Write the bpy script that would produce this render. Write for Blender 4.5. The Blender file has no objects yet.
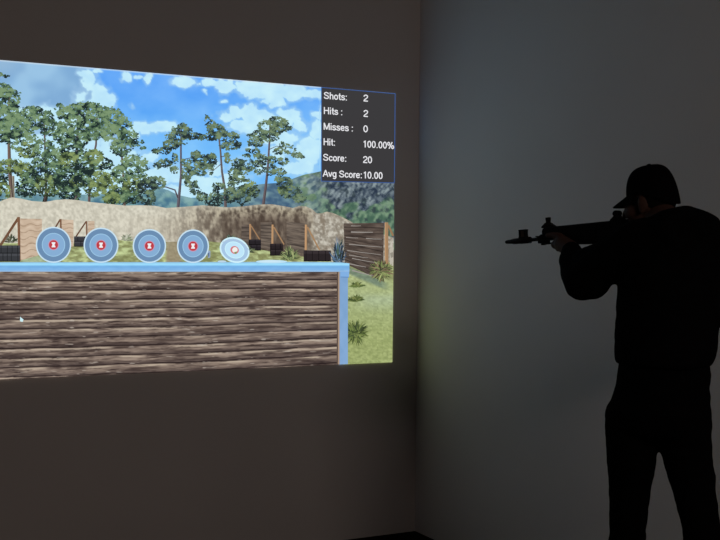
import bpy, bmesh, math, random
import numpy as np
from mathutils import Vector, Matrix

# ------------------------------------------------------------------ camera, world, exposure
SC = bpy.context.scene
COL = SC.collection
CAM_H, FPX = 1.40, 1100.0
PITCH, ROLL = math.atan(20.0 / FPX), math.radians(0.52)
EYE = Vector((0.0, 0.0, CAM_H))
_r0 = Vector((1, 0, 0))
_f0 = Vector((0, math.cos(PITCH), -math.sin(PITCH)))
_u0 = Vector((0, math.sin(PITCH), math.cos(PITCH)))
CAM_UP = (_u0 * math.cos(ROLL) - _r0 * math.sin(ROLL)).normalized()
CAM_RT = (_r0 * math.cos(ROLL) + _u0 * math.sin(ROLL)).normalized()
cam_data = bpy.data.cameras.new('camera')
cam_data.sensor_width = 36.0
cam_data.lens = FPX / 720.0 * 36.0
cam_data.clip_start = 0.05
cam = bpy.data.objects.new('camera', cam_data)
COL.objects.link(cam)
cam.matrix_world = Matrix((
    (CAM_RT.x, CAM_UP.x, -_f0.x, EYE.x),
    (CAM_RT.y, CAM_UP.y, -_f0.y, EYE.y),
    (CAM_RT.z, CAM_UP.z, -_f0.z, EYE.z),
    (0, 0, 0, 1)))
SC.camera = cam

world = bpy.data.worlds.new('world')
SC.world = world
world.use_nodes = True
bg = world.node_tree.nodes['Background']
bg.inputs['Color'].default_value = (1.0, 0.72, 0.56, 1)
bg.inputs['Strength'].default_value = 0.01

SC.view_settings.view_transform = 'Standard'
SC.view_settings.look = 'None'
SC.view_settings.gamma = 1.0
SC.view_settings.use_curve_mapping = False
SC.view_settings.exposure = 0.0
SCREEN_GAIN = 1.0      # brightness of the projector


# unseen warm fill light, added behind the viewer to lift the left wall
lamp_data = bpy.data.lights.new('fill_light', 'AREA')
lamp_data.shape = 'RECTANGLE'; lamp_data.size = 1.2; lamp_data.size_y = 0.6
lamp_data.energy = 34.0
lamp_data.color = (1.0, 0.83, 0.745)
lamp = bpy.data.objects.new('fill_light', lamp_data)
COL.objects.link(lamp)
lamp.location = (2.0, -0.6, 2.78)
lamp.rotation_euler = (math.radians(50), 0, math.radians(28))


def ray(px, py):
    d = CAM_RT * ((px - 360.0) / FPX) - CAM_UP * ((py - 270.0) / FPX) + _f0
    return d.normalized()


def at(px, py, depth):
    """World point seen in direction (px, py), `depth` metres ahead (world Y)."""
    d = ray(px, py)
    return EYE + d * (depth / d.y)


# ------------------------------------------------------------------ room geometry
_d = ray(415, 531)
CORNER = EYE + _d * (-CAM_H / _d.z)
CORNER.z = 0.0
_v = ray(2480, 269.5)
WU = Vector((_v.x, _v.y, 0)).normalized()          # along the screen wall, towards the corner
WN = Vector((WU.y, -WU.x, 0))                      # out of the screen wall, into the room
WR = Vector((WN.x, WN.y, 0))                       # along the right wall, towards the viewer
WRN = Vector((-WU.x, -WU.y, 0))                    # out of the right wall, into the room
CEIL = 2.85


# ------------------------------------------------------------------ helpers
def lin(c):
    c = np.asarray(c, dtype=float) / 255.0
    return np.where(c <= 0.04045, c / 12.92, ((c + 0.055) / 1.055) ** 2.4)


def tag(o, label=None, cat=None, group=None, kind=None):
    if label: o['label'] = label
    if cat: o['category'] = cat
    if group: o['group'] = group
    if kind: o['kind'] = kind
    return o


def link(name, mesh, mat, parent=None, smooth=False):
    o = bpy.data.objects.new(name, mesh)
    mesh.name = name
    COL.objects.link(o)
    if mat: mesh.materials.append(mat)
    if smooth:
        mesh.polygons.foreach_set('use_smooth', [True] * len(mesh.polygons))
    if parent:
        o.parent = parent
        o.matrix_parent_inverse = Matrix.Translation(parent.location).inverted() if parent.parent is None else Matrix.Identity(4)
    return o


def from_bm(name, bm, mat, parent=None, smooth=False):
    m = bpy.data.meshes.new(name)
    bmesh.ops.recalc_face_normals(bm, faces=bm.faces)
    bm.to_mesh(m); bm.free()
    return link(name, m, mat, parent, smooth)


def empty(name, loc):
    o = bpy.data.objects.new(name, None)
    o.location = loc
    o.empty_display_size = 0.1
    COL.objects.link(o)
    return o


def nodes_of(m):
    m.use_nodes = True
    nt = m.node_tree
    return nt, nt.nodes['Principled BSDF']


def surf(name, col, rough=0.7, var=0.12, scale=6.0, bump=0.0, bscale=200.0, metal=0.0, spec=0.3):
    """Principled surface with noise variation of its own colour and a fine bump."""
    m = bpy.data.materials.new(name)
    nt, p = nodes_of(m)
    tc = nt.nodes.new('ShaderNodeTexCoord')
    nz = nt.nodes.new('ShaderNodeTexNoise'); nz.inputs['Scale'].default_value = scale
    nz.inputs['Detail'].default_value = 4
    nt.links.new(tc.outputs['Object'], nz.inputs['Vector'])
    rp = nt.nodes.new('ShaderNodeValToRGB')
    a = [c * (1 - var) for c in col]; b = [min(1, c * (1 + var)) for c in col]
    rp.color_ramp.elements[0].position = 0.3; rp.color_ramp.elements[0].color = (*a, 1)
    rp.color_ramp.elements[1].position = 0.7; rp.color_ramp.elements[1].color = (*b, 1)
    nt.links.new(nz.outputs['Fac'], rp.inputs['Fac'])
    nt.links.new(rp.outputs['Color'], p.inputs['Base Color'])
    p.inputs['Roughness'].default_value = rough
    p.inputs['Metallic'].default_value = metal
    p.inputs['Specular IOR Level'].default_value = spec
    if bump:
        n2 = nt.nodes.new('ShaderNodeTexNoise'); n2.inputs['Scale'].default_value = bscale
        nt.links.new(tc.outputs['Object'], n2.inputs['Vector'])
        bp = nt.nodes.new('ShaderNodeBump'); bp.inputs['Strength'].default_value = bump
        bp.inputs['Distance'].default_value = 0.002
        nt.links.new(n2.outputs['Fac'], bp.inputs['Height'])
        nt.links.new(bp.outputs['Normal'], p.inputs['Normal'])
    return m


M_WALL_L = surf('dark_wall_paint', (0.56, 0.52, 0.50), 0.85, 0.03, 1.5, 0.15, 160, spec=0.1)
M_WALL_R = surf('grey_wall_paint', (0.86, 0.85, 0.84), 0.85, 0.03, 1.5, 0.15, 160, spec=0.1)
M_FLOOR = surf('dark_carpet', (0.006, 0.004, 0.0035), 0.95, 0.2, 40, 0.4, 400, spec=0.05)
M_CEIL = surf('ceiling_paint', (0.35, 0.33, 0.32), 0.9, 0.03, 2, spec=0.1)


# ------------------------------------------------------------------ structure
def slab(name, p, q, n, z0, z1, t, mat):
    """A wall slab from p to q (xy), thickness t away from the room normal n."""
    bm = bmesh.new()
    P = [Vector((p.x, p.y, 0)), Vector((q.x, q.y, 0)), Vector((q.x, q.y, 0)) - n * t, Vector((p.x, p.y, 0)) - n * t]
    lo = [bm.verts.new((v.x, v.y, z0)) for v in P]
    hi = [bm.verts.new((v.x, v.y, z1)) for v in P]
    bm.faces.new(lo); bm.faces.new(hi)
    for i in range(4):
        j = (i + 1) % 4
        bm.faces.new((lo[i], lo[j], hi[j], hi[i]))
    return tag(from_bm(name, bm, mat), kind='structure')


LEFT_END = CORNER - WU * 5.2
RIGHT_END = CORNER + WR * 6.6
slab('wall_left', LEFT_END, CORNER + WU * 0.12, WN, 0, CEIL, 0.12, M_WALL_L)
slab('wall_right', CORNER, RIGHT_END, WRN, 0, CEIL, 0.12, M_WALL_R)


def sheet(name, z0, z1, mat):
    bm = bmesh.new()
    P = [LEFT_END - WN * 0.12, CORNER + WU * 0.12 - WN * 0.12, RIGHT_END + WU * 0.12, RIGHT_END - WU * 5.2]
    lo = [bm.verts.new((v.x, v.y, z0)) for v in P]
    hi = [bm.verts.new((v.x, v.y, z1)) for v in P]
    bm.faces.new(lo); bm.faces.new(hi)
    for i in range(4):
        j = (i + 1) % 4
        bm.faces.new((lo[i], lo[j], hi[j], hi[i]))
    return tag(from_bm(name, bm, mat), kind='structure')


sheet('floor', -0.1, 0.0, M_FLOOR)
sheet('ceiling', CEIL, CEIL + 0.1, M_CEIL)

# ------------------------------------------------------------------ the projected picture
rng = np.random.default_rng(11)
random.seed(11)


def light_mat(name, sample=True):
    """The projector's light on the wall: emission in the picture's own colours."""
    m = bpy.data.materials.new(name)
    m.use_nodes = True
    nt = m.node_tree
    nt.nodes.clear()
    out = nt.nodes.new('ShaderNodeOutputMaterial')
    em = nt.nodes.new('ShaderNodeEmission'); em.inputs['Strength'].default_value = SCREEN_GAIN
    at_ = nt.nodes.new('ShaderNodeAttribute'); at_.attribute_name = 'picture_colour'
    nt.links.new(at_.outputs['Color'], em.inputs['Color'])
    nt.links.new(em.outputs['Emission'], out.inputs['Surface'])
    m.cycles.emission_sampling = 'AUTO' if sample else 'NONE'
    return m


M_LIGHT = light_mat('projected_light', False)


def wall_pts(px, py, layer):
    """Points of the picture plane on the wall (numpy), `layer` * 0.3 mm proud of it."""
    px = np.asarray(px, float); py = np.asarray(py, float)
    sx = (px - 360.0) / FPX; sy = -(py - 270.0) / FPX
    D = (np.array(CAM_RT)[None] * sx[:, None] + np.array(CAM_UP)[None] * sy[:, None] + np.array(_f0)[None])
    n = np.array(WN)
    off = np.dot(np.array(CORNER) - np.array(EYE), n) + 0.0006 + 0.0003 * np.broadcast_to(np.asarray(layer, float), px.shape)
    t = off / (D @ n)
    return np.array(EYE)[None] + D * t[:, None]


def flat_mesh(name, px, py, faces, cols, layer, parent):
    co = wall_pts(px, py, layer)
    base = np.array(parent_world(parent))
    me = bpy.data.meshes.new(name)
    me.from_pydata((co - base).tolist(), [], faces)
    a = me.color_attributes.new('picture_colour', 'FLOAT_COLOR', 'POINT')
    c4 = np.ones((len(px), 4)); c4[:, :3] = cols
    a.data.foreach_set('color', c4.ravel())
    me.update()
    o = bpy.data.objects.new(name, me)
    COL.objects.link(o)
    me.materials.append(M_LIGHT)
    o.parent = parent
    return o


def parent_world(p):
    v = Vector((0, 0, 0))
    while p is not None:
        v += p.location
        p = p.parent
    return v


# ---- numpy noise
def _h(ix, iy, s):
    n = (ix.astype(np.int64) * 374761393 + iy.astype(np.int64) * 668265263 + s * 1442695041) & 0x7fffffff
    n = ((n ^ (n >> 13)) * 1274126177) & 0x7fffffff
    n = n ^ (n >> 16)
    return (n & 0xffff) / 65535.0


def vnoise(x, y, s=0):
    x = np.asarray(x, float); y = np.asarray(y, float)
    ix = np.floor(x); iy = np.floor(y)
    fx = x - ix; fy = y - iy
    fx = fx * fx * (3 - 2 * fx); fy = fy * fy * (3 - 2 * fy)
    a = _h(ix, iy, s); b = _h(ix + 1, iy, s); c = _h(ix, iy + 1, s); d = _h(ix + 1, iy + 1, s)
    return (a * (1 - fx) + b * fx) * (1 - fy) + (c * (1 - fx) + d * fx) * fy


def fbm(x, y, o=4, s=0):
    t = 0; amp = 0.5; n = 0
    for k in range(o):
        t = t + vnoise(np.asarray(x) * 2 ** k, np.asarray(y) * 2 ** k, s + k * 17) * amp
        n += amp; amp *= 0.5
    return t / n


def sstep(a, b, x):
    t = np.clip((x - a) / (b - a), 0, 1)
    return t * t * (3 - 2 * t)


def mix(a, b, t):
    t = np.asarray(t)[..., None]
    return np.asarray(a) * (1 - t) + np.asarray(b) * t


def interp(pts):
    xs = [p[0] for p in pts]; ys = [p[1] for p in pts]
    return lambda x: np.interp(x, xs, ys)


def grid(name, parent, x0, x1, top, bot, dx, dy, colf, layer):
    nx = max(2, int((x1 - x0) / dx) + 1)
    xs = np.linspace(x0, x1, nx)
    t = top(xs) if callable(top) else np.full(nx, float(top))
    b = bot(xs) if callable(bot) else np.full(nx, float(bot))
    ny = max(2, int(np.max(b - t) / dy) + 1)
    v = np.linspace(0, 1, ny)
    X = np.repeat(xs[:, None], ny, 1); Y = t[:, None] * (1 - v)[None] + b[:, None] * v[None]
    px = X.ravel(); py = Y.ravel()
    c = lin(np.clip(colf(px, py), 0, 255))
    idx = np.arange(nx * ny).reshape(nx, ny)
    f = np.stack([idx[:-1, :-1], idx[:-1, 1:], idx[1:, 1:], idx[1:, :-1]], -1).reshape(-1, 4)
    return flat_mesh(name, px, py, f.tolist(), c, layer, parent)


class Flat:
    """Collects coloured polygons of one part of the picture."""
    def __init__(s): s.x = []; s.y = []; s.f = []; s.c = []; s.l = []
    def poly(s, pts, col, dl=0.0):
        i = len(s.x)
        for k, (a, b) in enumerate(pts):
            s.x.append(a); s.y.append(b); s.l.append(dl)
            s.c.append(col[k] if isinstance(col[0], (tuple, list)) else col)
        s.f.append(list(range(i, i + len(pts))))
    def line(s, pts, w, col, dl=0.0, w1=None):
        n = len(pts); w1 = w if w1 is None else w1
        L, R = [], []
        for k in range(n):
            a = pts[max(0, k - 1)]; b = pts[min(n - 1, k + 1)]
            dx, dy = b[0] - a[0], b[1] - a[1]; q = math.hypot(dx, dy) or 1
            ww = (w + (w1 - w) * k / max(1, n - 1)) / 2
            L.append((pts[k][0] - dy / q * ww, pts[k][1] + dx / q * ww))
            R.append((pts[k][0] + dy / q * ww, pts[k][1] - dx / q * ww))
        for k in range(n - 1):
            s.poly([L[k], L[k + 1], R[k + 1], R[k]], col, dl)
    def disc(s, cx, cy, rx, ry, col, dl=0.0, rot=0.0, n=48):
        c, d = math.cos(rot), math.sin(rot)
        s.poly([(cx + rx * math.cos(t) * c - ry * math.sin(t) * d, cy + rx * math.cos(t) * d + ry * math.sin(t) * c)
                for t in [2 * math.pi * k / n for k in range(n)]], col, dl)
    def ring(s, cx, cy, rx, ry, w, col, dl=0.0, rot=0.0, n=48):
        c, d = math.cos(rot), math.sin(rot)
        def p(t, e): return (cx + (rx - e) * math.cos(t) * c - (ry - e) * math.sin(t) * d, cy + (rx - e) * math.cos(t) * d + (ry - e) * math.sin(t) * c)
        for k in range(n):
            a, b = 2 * math.pi * k / n, 2 * math.pi * (k + 1) / n
            s.poly([p(a, 0), p(b, 0), p(b, w), p(a, w)], col, dl)
    def build(s, name, parent, layer):
        return flat_mesh(name, np.array(s.x), np.array(s.y), s.f, lin(np.clip(np.array(s.c, float), 0, 255)), layer + np.array(s.l), parent)


XL = -150.0                                     # the picture runs on beyond the photo's left edge
TOP = lambda x: 60.0 + 0.0843 * np.asarray(x, float)
BOT = lambda x: 379.5 - 0.0440 * np.asarray(x, float)
RIGHT = lambda y: 395.6 - (np.asarray(y, float) - 93.0) * 0.0113

_pb = wall_pts([200], [372], 0)[0]
PIC = empty('projected_picture', Vector(_pb))
tag(PIC, 'bright projected shooting range picture on the dark left wall', 'projected picture')

# --- sky
CLOUDS = [  # cx, cy, rx, ry, weight
    (88, 80, 7, 12, 1), (99, 93, 9, 10, 1), (107, 101, 8, 8, 1), (95, 103, 12, 6, .8), (80, 97, 9, 9, .7),
    (84, 72, 7, 4, .9), (95, 71, 5, 2.5, .9), (127.5, 77.5, 6, 4.6, 1.1), (139, 77, 3.2, 2.2, 1), (147, 78, 5, 5.2, 1.1), (184, 82.5, 12, 5.5, 1.2),
    (199, 83, 2.5, 1.5, .7), (214, 83.5, 12, 4.2, 1.1), (226, 88, 9, 6, 1), (230, 83, 6, 4, .9), (224, 101, 4, 3.5, .75), (205, 92, 2.4, 2.2, .6), (132, 105, 3, 4, .5),
    (250, 89, 14, 8, 1.2), (270, 92, 18, 10, 1.2), (292, 92, 14, 8, 1.1), (312, 93, 14, 6, 1), (278, 103, 9, 6, 1), (265, 102, 6, 3.5, .9), (252, 98, 8, 4, .6),
    (227, 116, 10, 4.5, 1), (238, 112, 9, 5, 1), (250, 112, 9, 8, 1), (262, 118, 16, 7, 1.1), (240, 126, 14, 7, 1.1), (255, 130, 20, 7, 1.1),
    (285, 118, 12, 9, 1.1), (300, 126, 8, 6, .9), (275, 138, 22, 8, 1), (318, 115, 6, 5, 1), (322, 108, 4, 4, .7), (318, 130, 8, 10, 1.1), (308, 150, 16, 14, 1.1), (300, 168, 18, 8, 1),
    (143, 128, 11, 5, 1.1), (163, 127, 13, 5.5, 1.2), (134, 134, 8, 8, .8), (150, 158, 10, 6, .9), (165, 175, 22, 9, 1.1), (200, 182, 22, 7, 1), (195, 192, 40, 8, 1),
    (215, 170, 10, 9, .9), (232, 182, 18, 12, 1), (240, 165, 12, 8, .6), (262, 165, 10, 10, .7), (280, 150, 10, 12, .8), (250, 148, 10, 5, .5), (35, 114, 30, 8, .9), (65, 120, 26, 12, 1),
    (20, 150, 45, 16, 1), (70, 150, 45, 22, 1), (110, 170, 40, 25, 1), (50, 185, 80, 16, 1), (-90, 140, 60, 30, 1), (-60, 85, 30, 12, .8)]


def sky_col(x, y):
    wx = x + (fbm(x / 9, y / 9, 4, 3) - .5) * 11
    wy = y + (fbm(x / 9, y / 9, 4, 9) - .5) * 9
    f = np.zeros_like(x)
    for cx, cy, rx, ry, w in CLOUDS:
        f = np.maximum(f, w * np.exp(-(((wx - cx) / rx) ** 2 + ((wy - cy) / ry) ** 2) * 0.8))
    f2 = f + (fbm(x / 5, y / 4, 3, 31) - .5) * .3
    blue = mix((100, 168, 248), (124, 194, 252), sstep(75, 165, y))
    blue = blue + (fbm(x / 24, y / 16, 4, 5)[:, None] - .5) * np.array([40, 26, 6])
    grey = mix((128, 172, 214), (158, 200, 232), sstep(.34, .66, fbm(x / 42 + 4, y / 34, 3, 21)) * .85)
    grey = mix(grey, (172, 200, 220), sstep(40, 0, x) * .45 * sstep(85, 62, y))
    wl = sstep(104, 84, x + (y - 85) * -.55 + (fbm(x / 8, y / 8, 3, 77) - .5) * 9)
    base = mix(blue, grey, wl)
    white = mix((180, 224, 250), (208, 245, 252), fbm(x / 10, y / 8, 3, 51))
    c = mix(base, white, sstep(.43, .57, f2) * .97)
    c = mix(c, (176, 212, 240), sstep(.14, .45, f2) * (1 - sstep(.43, .57, f2)) * .5)
    edge = y - TOP(x)
    return mix(c, (222, 232, 240), sstep(1.6, .4, edge) * .7)


grid('sky', PIC, XL, 394.4, TOP, lambda x: np.where(x < 320, 214.0, 176.0), 1.0, 1.0, sky_col, 0)

# --- far hill and mountain
hill_top = interp([(XL, 184), (-40, 190), (0, 192), (60, 195), (110, 194), (140, 192), (152, 189), (160, 188), (168, 190), (178, 195), (192, 198),
                   (204, 197), (216, 194), (232, 190), (246, 186), (262, 184), (276, 183), (292, 181), (302, 178)])


def hill_col(x, y):
    n = fbm(x / 7, y / 5, 4, 61); m = fbm((x + y) / 5, y / 9, 3, 66)
    c = mix((74, 116, 140), (128, 168, 166), sstep(.25, .75, n))
    c = mix(c, (148, 184, 184), sstep(.52, .75, m) * .6)
    c = mix(c, (140, 178, 184), sstep(6, 1, y - hill_top(x)) * .5)
    return mix(c, mix((62, 88, 118), (122, 152, 160), sstep(.25, .75, n)), sstep(225, 260, x) * .8)


grid('far_hill', PIC, XL, 302, hill_top, 216, 1.5, 1.5, hill_col, 1)
mount_top = interp([(286, 184), (292, 179), (300, 176), (306, 174.2), (313, 173), (321, 171.2), (340, 169), (360, 171), (395.2, 170)])


def mount_col(x, y):
    r = np.abs(fbm((x + y * .8) / 4.5, (y - x * .5) / 9, 4, 81) - .5) * 2.3
    n = fbm((x + y * .6) / 3, (y - x * .4) / 5, 4, 84)
    rock = mix((40, 52, 70), (142, 156, 160), np.clip(sstep(.04, .40, r) * .6 + sstep(.35, .7, n) * .4, 0, 1))
    grass = mix((70, 100, 84), (124, 152, 124), sstep(.25, .75, n))
    g = sstep(.52, .66, fbm(x / 13, y / 9, 3, 89) + sstep(196, 226, y) * .34 - sstep(345, 372, x) * sstep(205, 190, y) * .3 + sstep(330, 305, x) * .1 + sstep(300, 312, x) * sstep(336, 322, x) * sstep(188, 205, y) * .3)
    c = mix(rock, grass, g)
    c = mix(c, (46, 58, 66), sstep(.60, .74, fbm(x / 3.4, y / 5, 4, 92)) * .7)
    haze = mix((76, 100, 116), (152, 174, 166), sstep(.3, .7, fbm((x + y) / 3.5, (y - x * .6) / 6, 4, 95)))
    haze = mix(haze, (112, 142, 104), sstep(.5, .62, fbm(x / 8, y / 6, 3, 97)) * .8)
    c = mix(c, haze, sstep(334, 306, x) * .85)
    return mix(c, hill_col(x, y), sstep(304, 288, x))


def rx_(y): return RIGHT(y)


grid('mountain', PIC, 286, 394.2, mount_top, 250, 1.0, 1.0, mount_col, 2)

# --- trees: trunk lines and foliage clumps
PAL = [((32, 46, 46), (84, 112, 84), (126, 152, 114)), ((46, 58, 42), (98, 118, 76), (136, 154, 98)), ((38, 50, 52), (80, 102, 84), (120, 140, 106))]


def foliage(blobs, seed, dens=.62, size=1.55, HOLE=.38, grow=1.0):
    r = random.Random(seed)
    items = []
    for (cx, cy, bx, by, pal, tone) in blobs:
        bx *= grow; by *= grow
        for k in range(int(bx * by * math.pi * dens)):
            a = r.random() * 2 * math.pi; q = min(1.3, math.sqrt(r.random()) * .98 + abs(r.gauss(0, .11)))
            x = cx + bx * q * math.cos(a); y = cy + by * q * math.sin(a)
            items.append((x, y, (y - cy) / by, pal, tone))
    F = Flat()
    if not items: return F
    X = np.array([i[0] for i in items]); Y = np.array([i[1] for i in items])
    cl = fbm(X / 4.2, Y / 2.8, 4, seed); hole = fbm(X / 4 + 40, Y / 3, 4, seed + 5)
    order = []
    for i, (x, y, v, pal, tone) in enumerate(items):
        if hole[i] < HOLE: continue
        t = .45 + (cl[i] - .5) * 2.9 - v * .24 + tone * (.9 if tone > 0 else 1.35) + r.gauss(0, .15)
        d, m, l = PAL[pal]
        t = max(0, min(1, t))
        col = [d[k] + (m[k] - d[k]) * t * 2 if t < .5 else m[k] + (l[k] - m[k]) * (t - .5) * 2 for k in range(3)]
        order.append((t + r.random() * .5, x, y, tuple(col)))
    order.sort()
    for j, (_, x, y, col) in enumerate(order):
        s = size * r.uniform(.55, 1.25); rot = r.uniform(-.7, .7); n = r.choice((5, 6, 7))
        pts = []
        for k in range(n):
            a = 2 * math.pi * k / n + r.uniform(-.3, .3)
            ex, ey = s * 1.25 * r.uniform(.6, 1.15) * math.cos(a), s * .85 * r.uniform(.6, 1.15) * math.sin(a)
            pts.append((x + ex * math.cos(rot) - ey * math.sin(rot), y + ex * math.sin(rot) + ey * math.cos(rot)))
        F.poly(pts, col, .9 * j / len(order))
    return F


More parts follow.
